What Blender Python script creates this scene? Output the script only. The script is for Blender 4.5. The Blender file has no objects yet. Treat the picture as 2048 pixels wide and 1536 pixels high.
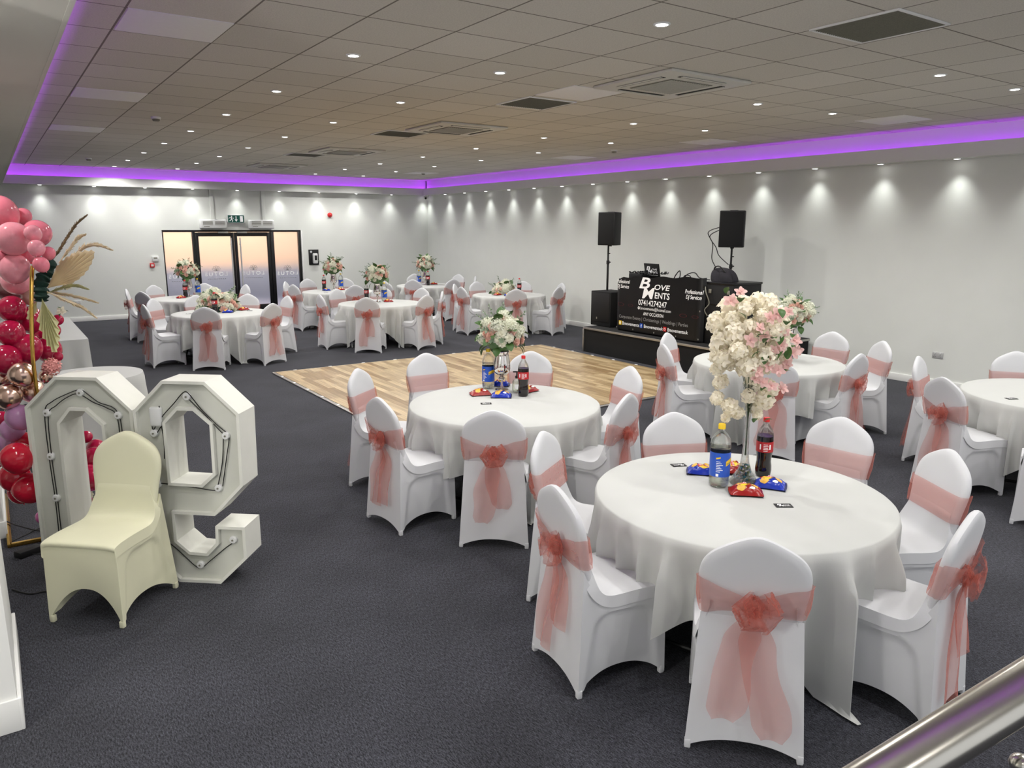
import bpy, bmesh, math, random
from math import sin, cos, pi, radians, sqrt, atan2, tan
from mathutils import Vector, Matrix
RND = random.Random(11)
S = bpy.context.scene
COL = S.collection

# ------------------------------------------------------------------ helpers
def lin(r, g, b):
    f = lambda v: ((v/255+.055)/1.055)**2.4 if v > 10.3 else v/255/12.92
    return (f(r), f(g), f(b), 1)

class MB:
    """collects shapes; build() links them as ONE mesh object"""
    def __init__(s): s.v = []; s.f = []; s.mi = []; s.m = 0
    def add(s, vs, fs):
        o = len(s.v); s.v += [tuple(p) for p in vs]
        for f in fs: s.f.append([o+i for i in f]); s.mi.append(s.m)
        return o
    def bm(s, b, M=None):
        b.verts.ensure_lookup_table()
        for i, v in enumerate(b.verts): v.index = i
        s.add([(M @ v.co if M else v.co) for v in b.verts], [[v.index for v in f.verts] for f in b.faces]); b.free()
    def box(s, c, d, rz=0, bev=0, seg=2, M=None):
        b = bmesh.new(); bmesh.ops.create_cube(b, size=1)
        for v in b.verts: v.co = Vector((v.co.x*d[0], v.co.y*d[1], v.co.z*d[2]))
        if bev: bmesh.ops.bevel(b, geom=b.edges[:], offset=bev, segments=seg, profile=.5, affect='EDGES')
        T = Matrix.Translation(c) @ Matrix.Rotation(rz, 4, 'Z')
        if M: T = M @ T
        s.bm(b, T); return s
    def tube(s, pts, r, n=8, cap=True):
        pts = [Vector(p) for p in pts]; N = len(pts); rs = r if isinstance(r, (list, tuple)) else [r]*N
        vs = []; up = None
        for i, p in enumerate(pts):
            t = (pts[min(i+1, N-1)]-pts[max(i-1, 0)]).normalized()
            if up is None: up = Vector((0, 0, 1)) if abs(t.z) < .9 else Vector((1, 0, 0))
            a = t.cross(up).normalized(); up = a.cross(t).normalized()
            for k in range(n):
                q = 2*pi*k/n; vs.append(p+(a*cos(q)+up*sin(q))*rs[i])
        fs = [(i*n+k, i*n+(k+1) % n, (i+1)*n+(k+1) % n, (i+1)*n+k) for i in range(N-1) for k in range(n)]
        if cap: fs += [tuple(range(n))[::-1], tuple(range((N-1)*n, N*n))]
        s.add(vs, fs); return s
    def lathe(s, prof, n=24, c=(0, 0, 0), M=None):
        vs = []; N = len(prof)
        for r, z in prof:
            for k in range(n):
                q = 2*pi*k/n; p = Vector((c[0]+r*cos(q), c[1]+r*sin(q), c[2]+z)); vs.append(M @ p if M else p)
        fs = [(i*n+k, i*n+(k+1) % n, (i+1)*n+(k+1) % n, (i+1)*n+k) for i in range(N-1) for k in range(n)]
        if prof[0][0] > 1e-5: fs.append(tuple(range(n))[::-1])
        if prof[-1][0] > 1e-5: fs.append(tuple(range((N-1)*n, N*n)))
        s.add(vs, fs); return s
    def grid(s, fn, nu, nv, cu=False):
        W = nu if cu else nu+1
        vs = [fn(i/nu, j/nv) for j in range(nv+1) for i in range(W)]
        fs = [(j*W+i, j*W+(i+1) % W, (j+1)*W+(i+1) % W, (j+1)*W+i) for j in range(nv) for i in range(nu)]
        s.add(vs, fs); return s
    def ball(s, c, r, nu=16, nv=10, sc=(1, 1, 1)):
        prof = [(r*sin(pi*j/nv), -r*cos(pi*j/nv)) for j in range(nv+1)]
        s.lathe(prof, nu, (0, 0, 0), Matrix.Translation(c) @ Matrix.Diagonal((*sc, 1))); return s
    def poly(s, pts): s.add(pts, [list(range(len(pts)))]); return s
    def build(s, name, mat, parent=None, ang=40, flat=False, loc=None):
        me = bpy.data.meshes.new(name); me.from_pydata(s.v, [], s.f)
        for m in (mat if isinstance(mat, list) else [mat]): me.materials.append(m)
        if s.m or any(s.mi): me.polygons.foreach_set('material_index', s.mi)
        b = bmesh.new(); b.from_mesh(me)
        bmesh.ops.remove_doubles(b, verts=b.verts, dist=1e-6)
        bmesh.ops.recalc_face_normals(b, faces=b.faces); b.to_mesh(me); b.free()
        if not flat:
            me.shade_smooth(); me.set_sharp_from_angle(angle=radians(ang))
        return link(name, me, parent, loc)

def link(name, me, parent=None, loc=None):
    o = bpy.data.objects.new(name, me); COL.objects.link(o)
    if parent: o.parent = parent
    if loc: o.location = loc
    return o
def tag(o, label=None, cat=None, group=None, kind=None):
    if label: o['label'] = label
    if cat: o['category'] = cat
    if group: o['group'] = group
    if kind: o['kind'] = kind
    return o
def thing(name, label, cat, loc=(0, 0, 0), rz=0, group=None):
    o = bpy.data.objects.new(name, None); COL.objects.link(o)
    o.empty_display_size = .1; o.location = loc; o.rotation_euler = (0, 0, rz)
    return tag(o, label, cat, group)
def dup(root, loc, rz, label=None, group=None):
    """copies a thing with copies of its parts and sub-parts (mesh data shared)"""
    r = root.copy(); COL.objects.link(r); r.location = loc; r.rotation_euler = (0, 0, rz)
    if label: r['label'] = label
    if group: r['group'] = group
    for ch in KIDS[root.name]:
        c = ch.copy(); COL.objects.link(c); c.parent = r
        for g in KIDS.get(ch.name, []):
            d = g.copy(); COL.objects.link(d); d.parent = c
    return r
KIDS = {}
def remember(root):
    KIDS[root.name] = [o for o in COL.objects if o.parent == root]
    for c in KIDS[root.name]: KIDS[c.name] = [o for o in COL.objects if o.parent == c]
    return root
def struct(name, mb, m, **k): return tag(mb.build(name, m, **k), kind='structure')

def crom(P, n=8):
    P = [Vector(p) for p in P]; out = []
    for i in range(len(P)-1):
        a, b, c, d = P[max(i-1, 0)], P[i], P[i+1], P[min(i+2, len(P)-1)]
        for k in range(n):
            t = k/n; out.append(.5*((2*b)+(c-a)*t+(2*a-5*b+4*c-d)*t*t+(3*b-a-3*c+d)*t**3))
    return out+[P[-1]]

_tx = {}
def text2d(body, size=1, shear=0, bold=0, align='LEFT', space=1):
    k = (body, shear, bold, space)
    if k not in _tx:
        cu = bpy.data.curves.new('lettering', 'FONT'); cu.body = body; cu.size = 1; cu.shear = shear; cu.offset = bold
        cu.resolution_u = 3; cu.space_character = space; cu.fill_mode = 'FRONT'
        o = bpy.data.objects.new('lettering', cu); COL.objects.link(o)
        me = bpy.data.meshes.new_from_object(o.evaluated_get(bpy.context.evaluated_depsgraph_get()))
        _tx[k] = ([(v.co.x, v.co.y) for v in me.vertices], [list(p.vertices) for p in me.polygons])
        bpy.data.objects.remove(o); bpy.data.curves.remove(cu); bpy.data.meshes.remove(me)
    V, F = _tx[k]; w = max([v[0] for v in V] or [1])
    dx = {'LEFT': 0, 'CENTER': -w/2, 'RIGHT': -w}[align]
    return [((x+dx)*size, y*size) for x, y in V], F
def put_text(mb, fn, body, u, v, size=None, width=None, **k):
    """fn maps text plane (u,v) to 3D; width squeezes the line to a length"""
    V, F = text2d(body, 1, **k); xs = [p[0] for p in V]; w = max(xs)-min(xs)
    sx = width/w if width else size
    sy = size if size else sx
    mb.add([fn(u+x*sx, v+y*sy) for x, y in V], F)

# ------------------------------------------------------------------ materials
def newmat(name):
    m = bpy.data.materials.new(name); m.use_nodes = True; nt = m.node_tree
    return m, nt, nt.nodes['Principled BSDF']
def setp(p, **k):
    names = dict(col='Base Color', rough='Roughness', metal='Metallic', trans='Transmission Weight', ior='IOR', alpha='Alpha',
                 spec='Specular IOR Level', sheen='Sheen Weight', coat='Coat Weight', emis='Emission Color', es='Emission Strength', sss='Subsurface Weight')
    for a, v in k.items(): p.inputs[names[a]].default_value = v
def mat(name, col, rough=.5, metal=0, noise=0, nscale=30, bump=0, bscale=80, **k):
    m, nt, p = newmat(name); setp(p, col=col, rough=rough, metal=metal, **k)
    N = nt.nodes; L = nt.links
    if noise or bump:
        tc = N.new('ShaderNodeTexCoord')
    if noise:
        t = N.new('ShaderNodeTexNoise'); t.inputs['Scale'].default_value = nscale; t.inputs['Detail'].default_value = 4
        L.new(tc.outputs['Object'], t.inputs['Vector'])
        h = N.new('ShaderNodeHueSaturation'); h.inputs['Color'].default_value = col
        r = N.new('ShaderNodeMapRange'); r.inputs['To Min'].default_value = 1-noise; r.inputs['To Max'].default_value = 1+noise
        r.inputs['From Min'].default_value = .25; r.inputs['From Max'].default_value = .75
        L.new(t.outputs['Fac'], r.inputs['Value']); L.new(r.outputs[0], h.inputs['Value']); L.new(h.outputs[0], p.inputs['Base Color'])
    if bump:
        t = N.new('ShaderNodeTexNoise'); t.inputs['Scale'].default_value = bscale; t.inputs['Detail'].default_value = 3
        L.new(tc.outputs['Object'], t.inputs['Vector'])
        b = N.new('ShaderNodeBump'); b.inputs['Strength'].default_value = bump; b.inputs['Distance'].default_value = .01
        L.new(t.outputs['Fac'], b.inputs['Height']); L.new(b.outputs[0], p.inputs['Normal'])
    return m
def emit(name, col, st, sample=True):
    m = bpy.data.materials.new(name); m.use_nodes = True; nt = m.node_tree; nt.nodes.clear()
    e = nt.nodes.new('ShaderNodeEmission'); e.inputs[0].default_value = col; e.inputs[1].default_value = st
    o = nt.nodes.new('ShaderNodeOutputMaterial'); nt.links.new(e.outputs[0], o.inputs[0])
    if not sample: m.cycles.emission_sampling = 'NONE'
    return m

M = {}
def petalmat(name, col):
    m = mat(name, col, .6, noise=.06, nscale=30); nt = m.node_tree; p = nt.nodes['Principled BSDF']
    t = nt.nodes.new('ShaderNodeBsdfTranslucent'); t.inputs[0].default_value = col
    x = nt.nodes.new('ShaderNodeMixShader'); x.inputs[0].default_value = .4
    nt.links.new(p.outputs[0], x.inputs[1]); nt.links.new(t.outputs[0], x.inputs[2]); nt.links.new(x.outputs[0], nt.nodes['Material Output'].inputs[0]); return m
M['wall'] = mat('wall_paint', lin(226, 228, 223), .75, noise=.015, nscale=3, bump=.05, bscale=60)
M['white'] = mat('white_paint', lin(235, 235, 232), .5, noise=.01, nscale=8)
M['whiteplastic'] = mat('white_plastic', lin(225, 226, 224), .35, noise=.01)
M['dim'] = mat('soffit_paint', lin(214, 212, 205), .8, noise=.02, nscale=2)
M['black'] = mat('black_matt', lin(6, 6, 7), .6, noise=.2, nscale=40)
M['blackframe'] = mat('black_aluminium', lin(13, 13, 15), .35, noise=.1)
M['blackcloth'] = mat('black_cloth', lin(7, 7, 8), .9, noise=.2, nscale=60, bump=.1)
M['rubber'] = mat('black_cable', lin(14, 14, 15), .5, noise=.1)
M['vinyl'] = mat('black_vinyl', lin(9, 9, 10), .28, noise=.15, nscale=4, bump=.12, bscale=5)
M['steel'] = mat('brushed_steel', lin(200, 196, 186), .24, 1, noise=.05, nscale=15)
M['satin'] = mat('satin_steel', lin(205, 205, 205), .45, .4, noise=.04)
M['alu'] = mat('aluminium', lin(190, 188, 182), .4, 1, noise=.05)
M['silver'] = mat('mirror_silver', lin(226, 220, 214), .06, 1, noise=.03, nscale=12)
M['gold'] = mat('gold_metal', lin(205, 165, 85), .25, 1, noise=.08)
M['spandex'] = mat('white_spandex', lin(208, 209, 212), .62, noise=.012, nscale=6, bump=.02, bscale=400, sheen=.15)
M['cream'] = mat('cream_spandex', lin(229, 227, 196), .6, noise=.015, nscale=6, bump=.02, bscale=400, sheen=.15)
M['linen'] = mat('white_linen', lin(197, 198, 195), .8, noise=.012, nscale=5, bump=.05, bscale=250)
M['mdf'] = mat('white_painted_board', lin(226, 226, 217), .6, noise=.03, nscale=7)
M['mdfpanel'] = mat('painted_back_panel', lin(208, 209, 199), .7, noise=.03, nscale=5)
M['ink'] = mat('white_glow_print', lin(238, 238, 238), .5, noise=.01, es=.12, emis=(1, 1, 1, 1))  # faint glow put into the print, which is no light source
M['inkgrey'] = mat('grey_print', lin(150, 150, 150), .5, noise=.01)
M['yellow'] = mat('yellow_print', lin(245, 205, 40), .4, noise=.02)
M['red'] = mat('red_plastic', lin(205, 30, 32), .35, noise=.03)
M['redlabel'] = mat('red_label', lin(178, 28, 34), .35, noise=.04)
M['blue'] = mat('blue_label', lin(32, 84, 190), .3, noise=.04)
M['navy'] = mat('navy_print', lin(20, 30, 90), .4, noise=.03)
M['green'] = mat('exit_green', lin(10, 84, 72), .4, noise=.03)
M['cola'] = mat('cola_liquid', lin(16, 9, 10), .06, noise=.1, coat=.4)
M['leaf'] = mat('green_leaf', lin(62, 96, 42), .5, noise=.25, nscale=20)
M['sage'] = mat('sage_leaf', lin(128, 146, 120), .6, noise=.2, nscale=20)
M['wrapgreen'] = mat('dark_green_foam', lin(14, 50, 40), .8, noise=.2, nscale=25, bump=.2)
M['stem'] = mat('stem_green', lin(70, 84, 50), .6, noise=.2)
M['rosepink'] = petalmat('blush_petal', lin(244, 204, 188))
M['rosewhite'] = petalmat('ivory_petal', lin(246, 244, 228))
M['hyd0'] = mat('hydrangea_petal', lin(232, 234, 214), .6, noise=.06, nscale=40)
M['creampetal'] = petalmat('cream_petal', lin(255, 249, 232))
M['pinkpetal'] = petalmat('pink_petal', lin(246, 208, 204))
M['hyd'] = petalmat('hydrangea_petal', lin(240, 241, 224))
M['hydpink'] = mat('dusky_pink_petal', lin(222, 150, 145), .6, noise=.1, nscale=30)
M['palm'] = petalmat('dried_palm', lin(242, 228, 198))
M['palmgreen'] = petalmat('dried_palm_green', lin(214, 212, 164))
M['palmbrown'] = mat('dried_palm_brown', lin(136, 116, 84), .8, noise=.2, nscale=14)
M['grille'] = mat('grey_grille', lin(128, 126, 114), .7, noise=.1, nscale=90)
M['slot'] = mat('dark_slot', lin(26, 24, 22), .8, noise=.1)
M['acwhite'] = mat('cassette_plastic', lin(205, 203, 194), .5, noise=.02)
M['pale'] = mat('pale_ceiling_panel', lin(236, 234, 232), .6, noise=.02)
M['lens'] = emit('downlight_lens', (1, .99, .95, 1), 9, False)
M['crispblue'] = mat('blue_foil', lin(28, 54, 168), .25, noise=.12, nscale=25)
M['crispred'] = mat('red_foil', lin(150, 26, 24), .25, noise=.12, nscale=25)
M['foil'] = mat('silver_foil', lin(200, 200, 205), .25, .9, noise=.06)
M['chip'] = mat('golden_crisp_print', lin(235, 180, 70), .4, noise=.12, nscale=60)
def glass(name, col=(1, 1, 1, 1), rough=0.0, ior=1.35, w=.55):
    """thin clear plastic or glass: part see-through, part refracting"""
    m, nt, p = newmat(name); setp(p, col=col, rough=rough, trans=1, ior=ior)
    t = nt.nodes.new('ShaderNodeBsdfTransparent'); t.inputs[0].default_value = col
    x = nt.nodes.new('ShaderNodeMixShader'); x.inputs[0].default_value = w
    nt.links.new(p.outputs[0], x.inputs[1]); nt.links.new(t.outputs[0], x.inputs[2])
    nt.links.new(x.outputs[0], nt.nodes['Material Output'].inputs[0]); return m
M['glass'] = glass('clear_glass', (.95, .97, .96, 1))
M['pet'] = glass('clear_plastic', (.93, .95, .93, 1), .02)
M['water'] = glass('clear_drink', (.9, .92, .85, 1), .02, 1.3, .5)
def organza():
    m, nt, p = newmat('pink_organza'); N = nt.nodes; L = nt.links
    tc = N.new('ShaderNodeTexCoord'); no = N.new('ShaderNodeTexNoise'); no.inputs['Scale'].default_value = 25
    L.new(tc.outputs['Object'], no.inputs['Vector'])
    cr = N.new('ShaderNodeValToRGB'); cr.color_ramp.elements[0].color = lin(206, 112, 98); cr.color_ramp.elements[1].color = lin(222, 136, 120)
    cr.color_ramp.elements[0].position = .1; cr.color_ramp.elements[1].position = .9
    L.new(no.outputs['Fac'], cr.inputs[0])
    setp(p, rough=.45, sheen=.2); L.new(cr.outputs[0], p.inputs['Base Color'])
    tl = N.new('ShaderNodeBsdfTranslucent'); L.new(cr.outputs[0], tl.inputs[0])
    a = N.new('ShaderNodeMixShader'); a.inputs[0].default_value = .35; L.new(p.outputs[0], a.inputs[1]); L.new(tl.outputs[0], a.inputs[2])
    t = N.new('ShaderNodeBsdfTransparent'); t.inputs[0].default_value = (1, .95, .94, 1)
    lw = N.new('ShaderNodeLayerWeight'); lw.inputs[0].default_value = .35
    mr = N.new('ShaderNodeMapRange'); mr.inputs['To Min'].default_value = .76; mr.inputs['To Max'].default_value = .36
    L.new(lw.outputs['Facing'], mr.inputs['Value'])
    x = N.new('ShaderNodeMixShader'); L.new(mr.outputs[0], x.inputs[0]); L.new(a.outputs[0], x.inputs[1]); L.new(t.outputs[0], x.inputs[2])
    L.new(x.outputs[0], N['Material Output'].inputs[0]); return m
M['organza'] = organza()
def carpet():
    m, nt, p = newmat('navy_carpet'); N = nt.nodes; L = nt.links; tc = N.new('ShaderNodeTexCoord')
    def noise(sc, det=3, vec=None):
        t = N.new('ShaderNodeTexNoise'); t.inputs['Scale'].default_value = sc; t.inputs['Detail'].default_value = det
        L.new(vec or tc.outputs['Object'], t.inputs['Vector']); return t
    mp = N.new('ShaderNodeMapping'); mp.inputs['Scale'].default_value = (160, 45, 1); mp.inputs['Rotation'].default_value = (0, 0, .62)
    L.new(tc.outputs['Object'], mp.inputs[0])
    fib = noise(1, 2, mp.outputs[0]); pat = noise(1.6, 5); spk = noise(190, 2)
    a = N.new('ShaderNodeMath'); a.operation = 'MULTIPLY'; L.new(fib.outputs['Fac'], a.inputs[0]); L.new(spk.outputs['Fac'], a.inputs[1])
    cr = N.new('ShaderNodeValToRGB'); e = cr.color_ramp.elements
    e[0].position = .13; e[0].color = lin(11, 11, 17); e[1].position = .42; e[1].color = lin(78, 79, 88)
    L.new(a.outputs[0], cr.inputs[0])
    h = N.new('ShaderNodeHueSaturation'); r = N.new('ShaderNodeMapRange'); r.inputs['From Min'].default_value = .3; r.inputs['From Max'].default_value = .7
    r.inputs['To Min'].default_value = .78; r.inputs['To Max'].default_value = 1.22
    L.new(pat.outputs['Fac'], r.inputs['Value']); L.new(r.outputs[0], h.inputs['Value']); L.new(cr.outputs[0], h.inputs['Color'])
    L.new(h.outputs[0], p.inputs['Base Color']); setp(p, rough=.95, spec=.15, sheen=.1)
    b = N.new('ShaderNodeBump'); b.inputs['Strength'].default_value = .5; b.inputs['Distance'].default_value = .006
    L.new(a.outputs[0], b.inputs['Height']); L.new(b.outputs[0], p.inputs['Normal']); return m
M['carpet'] = carpet()
def tiles():
    m, nt, p = newmat('mineral_ceiling_tiles'); N = nt.nodes; L = nt.links; tc = N.new('ShaderNodeTexCoord')
    mp = N.new('ShaderNodeMapping'); mp.inputs['Location'].default_value = (-.205+.0, -.245, 0); L.new(tc.outputs['Object'], mp.inputs[0])
    b = N.new('ShaderNodeTexBrick'); b.offset = 0; b.offset_frequency = 2; b.squash = 1
    b.inputs['Scale'].default_value = 1; b.inputs['Brick Width'].default_value = .635; b.inputs['Row Height'].default_value = .635
    b.inputs['Mortar Size'].default_value = .0075; b.inputs['Mortar Smooth'].default_value = .25
    b.inputs['Color1'].default_value = lin(206, 201, 190); b.inputs['Color2'].default_value = lin(215, 210, 200); b.inputs['Mortar'].default_value = lin(128, 122, 112)
    L.new(mp.outputs[0], b.inputs['Vector'])
    sp = N.new('ShaderNodeTexNoise'); sp.inputs['Scale'].default_value = 110; sp.inputs['Detail'].default_value = 4; L.new(tc.outputs['Object'], sp.inputs['Vector'])
    lo = N.new('ShaderNodeTexNoise'); lo.inputs['Scale'].default_value = .5; L.new(tc.outputs['Object'], lo.inputs['Vector'])
    r = N.new('ShaderNodeMapRange'); r.inputs['From Min'].default_value = .3; r.inputs['From Max'].default_value = .7; r.inputs['To Min'].default_value = .9; r.inputs['To Max'].default_value = 1.08
    L.new(sp.outputs['Fac'], r.inputs['Value'])
    h = N.new('ShaderNodeHueSaturation'); L.new(r.outputs[0], h.inputs['Value']); L.new(b.outputs['Color'], h.inputs['Color']); L.new(h.outputs[0], p.inputs['Base Color'])
    ad = N.new('ShaderNodeMath'); ad.operation = 'MULTIPLY_ADD'; ad.inputs[1].default_value = -2.0; L.new(b.outputs['Fac'], ad.inputs[0]); L.new(sp.outputs['Fac'], ad.inputs[2])
    bp = N.new('ShaderNodeBump'); bp.inputs['Strength'].default_value = .25; bp.inputs['Distance'].default_value = .008; L.new(ad.outputs[0], bp.inputs['Height']); L.new(bp.outputs[0], p.inputs['Normal'])
    setp(p, rough=.9, spec=.2); return m
M['tiles'] = tiles()
def wood():
    m, nt, p = newmat('oak_strip_floor'); N = nt.nodes; L = nt.links; tc = N.new('ShaderNodeTexCoord')
    mp = N.new('ShaderNodeMapping'); mp.inputs['Rotation'].default_value = (0, 0, pi/2); L.new(tc.outputs['Object'], mp.inputs[0])
    b = N.new('ShaderNodeTexBrick'); b.offset = .37; b.offset_frequency = 3
    b.inputs['Scale'].default_value = 1; b.inputs['Brick Width'].default_value = .62; b.inputs['Row Height'].default_value = .085
    b.inputs['Mortar Size'].default_value = .0012; b.inputs['Color1'].default_value = lin(148, 122, 86); b.inputs['Color2'].default_value = lin(205, 182, 142); b.inputs['Mortar'].default_value = lin(110, 80, 45)
    L.new(mp.outputs[0], b.inputs['Vector'])
    m2 = N.new('ShaderNodeMapping'); m2.inputs['Scale'].default_value = (45, 2.5, 1); L.new(tc.outputs['Object'], m2.inputs[0])
    g = N.new('ShaderNodeTexNoise'); g.inputs['Scale'].default_value = 1; g.inputs['Detail'].default_value = 5; L.new(m2.outputs[0], g.inputs['Vector'])
    r = N.new('ShaderNodeMapRange'); r.inputs['From Min'].default_value = .3; r.inputs['From Max'].default_value = .7; r.inputs['To Min'].default_value = .75; r.inputs['To Max'].default_value = 1.2
    L.new(g.outputs['Fac'], r.inputs['Value']); h = N.new('ShaderNodeHueSaturation'); L.new(r.outputs[0], h.inputs['Value']); L.new(b.outputs['Color'], h.inputs['Color'])
    L.new(h.outputs[0], p.inputs['Base Color']); setp(p, rough=.3, spec=.4); return m
M['wood'] = wood()
def frosted():
    m = bpy.data.materials.new('frosted_glass'); m.use_nodes = True; nt = m.node_tree; N = nt.nodes; L = nt.links; N.clear()
    r = N.new('ShaderNodeBsdfRefraction'); r.inputs['Roughness'].default_value = .32; r.inputs['IOR'].default_value = 1.3; r.inputs[0].default_value = (.96, .96, .97, 1)
    tc = N.new('ShaderNodeTexCoord'); n = N.new('ShaderNodeTexNoise'); n.inputs['Scale'].default_value = 14; L.new(tc.outputs['Object'], n.inputs['Vector'])
    b = N.new('ShaderNodeBump'); b.inputs['Strength'].default_value = .1; L.new(n.outputs['Fac'], b.inputs['Height']); L.new(b.outputs[0], r.inputs['Normal'])
    d = N.new('ShaderNodeBsdfDiffuse'); d.inputs[0].default_value = (.8, .8, .82, 1)
    x = N.new('ShaderNodeMixShader'); x.inputs[0].default_value = .12; L.new(r.outputs[0], x.inputs[1]); L.new(d.outputs[0], x.inputs[2])
    o = N.new('ShaderNodeOutputMaterial'); L.new(x.outputs[0], o.inputs[0]); return m
M['frost'] = frosted()
def balloon(name, c, metal=0, rough=.12): return mat(name, c, rough, metal, noise=.04, nscale=6, coat=.2)
BAL = dict(P=balloon('pink_latex', lin(240, 132, 150)), L=balloon('pale_pink_latex', lin(246, 158, 172)), R=balloon('coral_latex', lin(226, 84, 104)),
           D=balloon('mauve_brown_latex', lin(112, 66, 70)), B=balloon('dusty_beige_latex', lin(188, 152, 142)), C=balloon('crimson_latex', lin(176, 22, 66)),
           M=balloon('rose_gold_chrome', lin(222, 188, 172), 1, .2), V=balloon('lilac_latex', lin(184, 134, 176)), S=balloon('red_latex', lin(196, 24, 52)), K=balloon('candy_pink_latex', lin(238, 122, 196)))
# ------------------------------------------------------------------ camera
def camera():
    p, y, r = radians(11.72), radians(34.37), radians(.14)
    fw = Vector((sin(y)*cos(p), cos(y)*cos(p), -sin(p))); rt = Vector((cos(y), -sin(y), 0)); up = rt.cross(fw)
    a = rt*cos(r)+up*sin(r); b = up*cos(r)-rt*sin(r)
    cd = bpy.data.cameras.new('camera'); cd.sensor_width = 36; cd.lens = 1510*36/2048; cd.clip_start = .05; cd.clip_end = 200
    o = bpy.data.objects.new('camera', cd); COL.objects.link(o)
    o.matrix_world = Matrix(((a.x, b.x, -fw.x, 0), (a.y, b.y, -fw.y, 0), (a.z, b.z, -fw.z, 2.13), (0, 0, 0, 1))); S.camera = o
camera()
# ------------------------------------------------------------------ room shell
XR, YB, ZS, ZF, ZC = 10.55, 19.75, 3.01, 3.19, 3.41
struct('floor', MB().box((3.2, 7.9, -.05), (14.9, 24.1, .1)), M['carpet'])
struct('ceiling', MB().box((5.35, 7.8, ZC+.03), (10.5, 24, .06)), M['tiles'])
struct('wall_right', MB().box((XR+.075, 7.8, 1.75), (.15, 24, 3.5)), M['wall'])
b = MB()   # back wall with the opening for the glazed doors
b.box(((3.44-4.2)/2, YB+.1, 1.75), (3.44+4.2, .2, 3.5)).box(((6.80+XR+.15)/2, YB+.1, 1.75), (XR+.15-6.80, .2, 3.5)).box((5.12, YB+.1, (2.05+3.5)/2), (3.36, .2, 3.5-2.05))
struct('wall_back', b, M['wall'])
struct('wall_left', MB().box((-4.15, 7.8, 1.75), (.1, 24, 3.5)), M['wall'])
# two stub walls at the left, with skirting
struct('wall_left_stub', MB().box((-.75, 4.02, 1.505), (1.27, .86, 3.01)), M['white'])
struct('baseboard_left_stub', MB().box((-.745, 3.582, .075), (1.27, .016, .15), bev=.004).box((-.107, 4.02, .075), (.016, .89, .15), bev=.004), M['white'])
struct('wall_left_far_stub', MB().box((-.76, 7.3, 1.505), (1.27, 2.45, 3.01)), M['white'])
struct('baseboard_left_far_stub', MB().box((-.755, 6.068, .06), (1.27, .016, .12), bev=.004).box((-.118, 7.3, .06), (.014, 2.46, .12), bev=.004), M['white'])
struct('baseboard_back', MB().box(((3.44-4.2)/2, YB-.01, .05), (7.62, .02, .1), bev=.004).box(((6.85+XR)/2, YB-.01, .05), (XR-6.85, .02, .1), bev=.004), M['white'])
struct('baseboard_right', MB().box((XR-.01, 7.8, .05), (.02, 24, .1), bev=.004), M['white'])
# dropped bulkheads: underside slab, front lip, recessed upper face
struct('trim_1', MB().box(((10.27+XR)/2, 7.7, ZS+.02), (XR-10.27, 23.6, .04)).box((10.28, 7.6, (ZS+ZF)/2-.002), (.022, 23.7, ZF-ZS)), M['wall'])
struct('trim_2', MB().box((5.2, (19.45+YB)/2, ZS+.02), (10.14, YB-19.45, .04)).box((5.33, 19.46, (ZS+ZF)/2-.002), (9.9, .022, ZF-ZS)), M['wall'])
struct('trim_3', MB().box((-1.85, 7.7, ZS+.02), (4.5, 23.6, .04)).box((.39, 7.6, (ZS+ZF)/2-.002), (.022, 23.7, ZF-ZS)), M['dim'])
struct('trim_4', MB().box((10.47, 7.7, (ZS+.04+ZC)/2), (.06, 23.7, ZC-ZS-.04)), M['wall'])
struct('trim_5', MB().box((5.3, 19.65, (ZS+.04+ZC)/2), (10.26, .06, ZC-ZS-.04)), M['wall'])
struct('trim_6', MB().box((.15, 7.7, (ZS+.04+ZC)/2), (.06, 23.7, ZC-ZS-.04)), M['wall'])
# conduits over the door
for x in (4.62, 5.86):
    tag(MB().box((x, YB-.02, 2.65), (.085, .04, .72), bev=.006).build('cable_conduit', M['wall']), 'white boxed conduit running up the wall above the %s air heater' % ('left' if x < 5 else 'right'), 'conduit', 'conduits above the doors')
# ------------------------------------------------------------------ lamps
PUR = (.34, .035, .8)
def area(name, loc, rot, sx, sy, power, col):
    l = bpy.data.lights.new(name, 'AREA'); l.shape = 'RECTANGLE'; l.size = sx; l.size_y = sy; l.energy = power; l.color = col
    o = bpy.data.objects.new(name, l); COL.objects.link(o); o.location = loc; o.rotation_euler = rot; return o
def strips():
    for k in range(4):
        y = -.5+5.2*k+1.9
        area('led_strip', (10.37, y, 3.10), (pi, 0, 0), .03, 5.2, 8.5, PUR)
        area('led_strip', (.28, y, 3.10), (pi, 0, 0), .03, 5.2, 14, PUR)
    for k in range(2):
        area('led_strip', (2.9+5*k, 19.54, 3.10), (pi, 0, 0), 5, .03, 9.5, PUR)
strips()
def spot(loc, power, ang, blend, col=(1, .985, .95), r=.04):
    l = bpy.data.lights.new('downlight_lamp', 'SPOT'); l.energy = power; l.spot_size = radians(ang); l.spot_blend = blend; l.color = col; l.shadow_soft_size = r
    o = bpy.data.objects.new('downlight_lamp', l); COL.objects.link(o); o.location = loc
ORD = ['first', 'second', 'third', 'fourth', 'fifth', 'sixth', 'seventh', 'eighth', 'ninth', 'tenth', 'eleventh', 'twelfth', 'thirteenth', 'fourteenth', 'fifteenth', 'sixteenth', 'seventeenth']
def make_downlight():
    t = thing('recessed_downlight', 'recessed downlight', 'ceiling light')
    MB().lathe([(.056, .001), (.056, -.004), (.05, -.009), (.041, -.008), (.039, -.002)], 24).build('trim_ring', M['whiteplastic'], t)
    MB().lathe([(0, -.012), (.02, -.0115), (.034, -.009), (.0385, -.004)], 20).build('lens', M['lens'], t)
    return remember(t)
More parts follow.
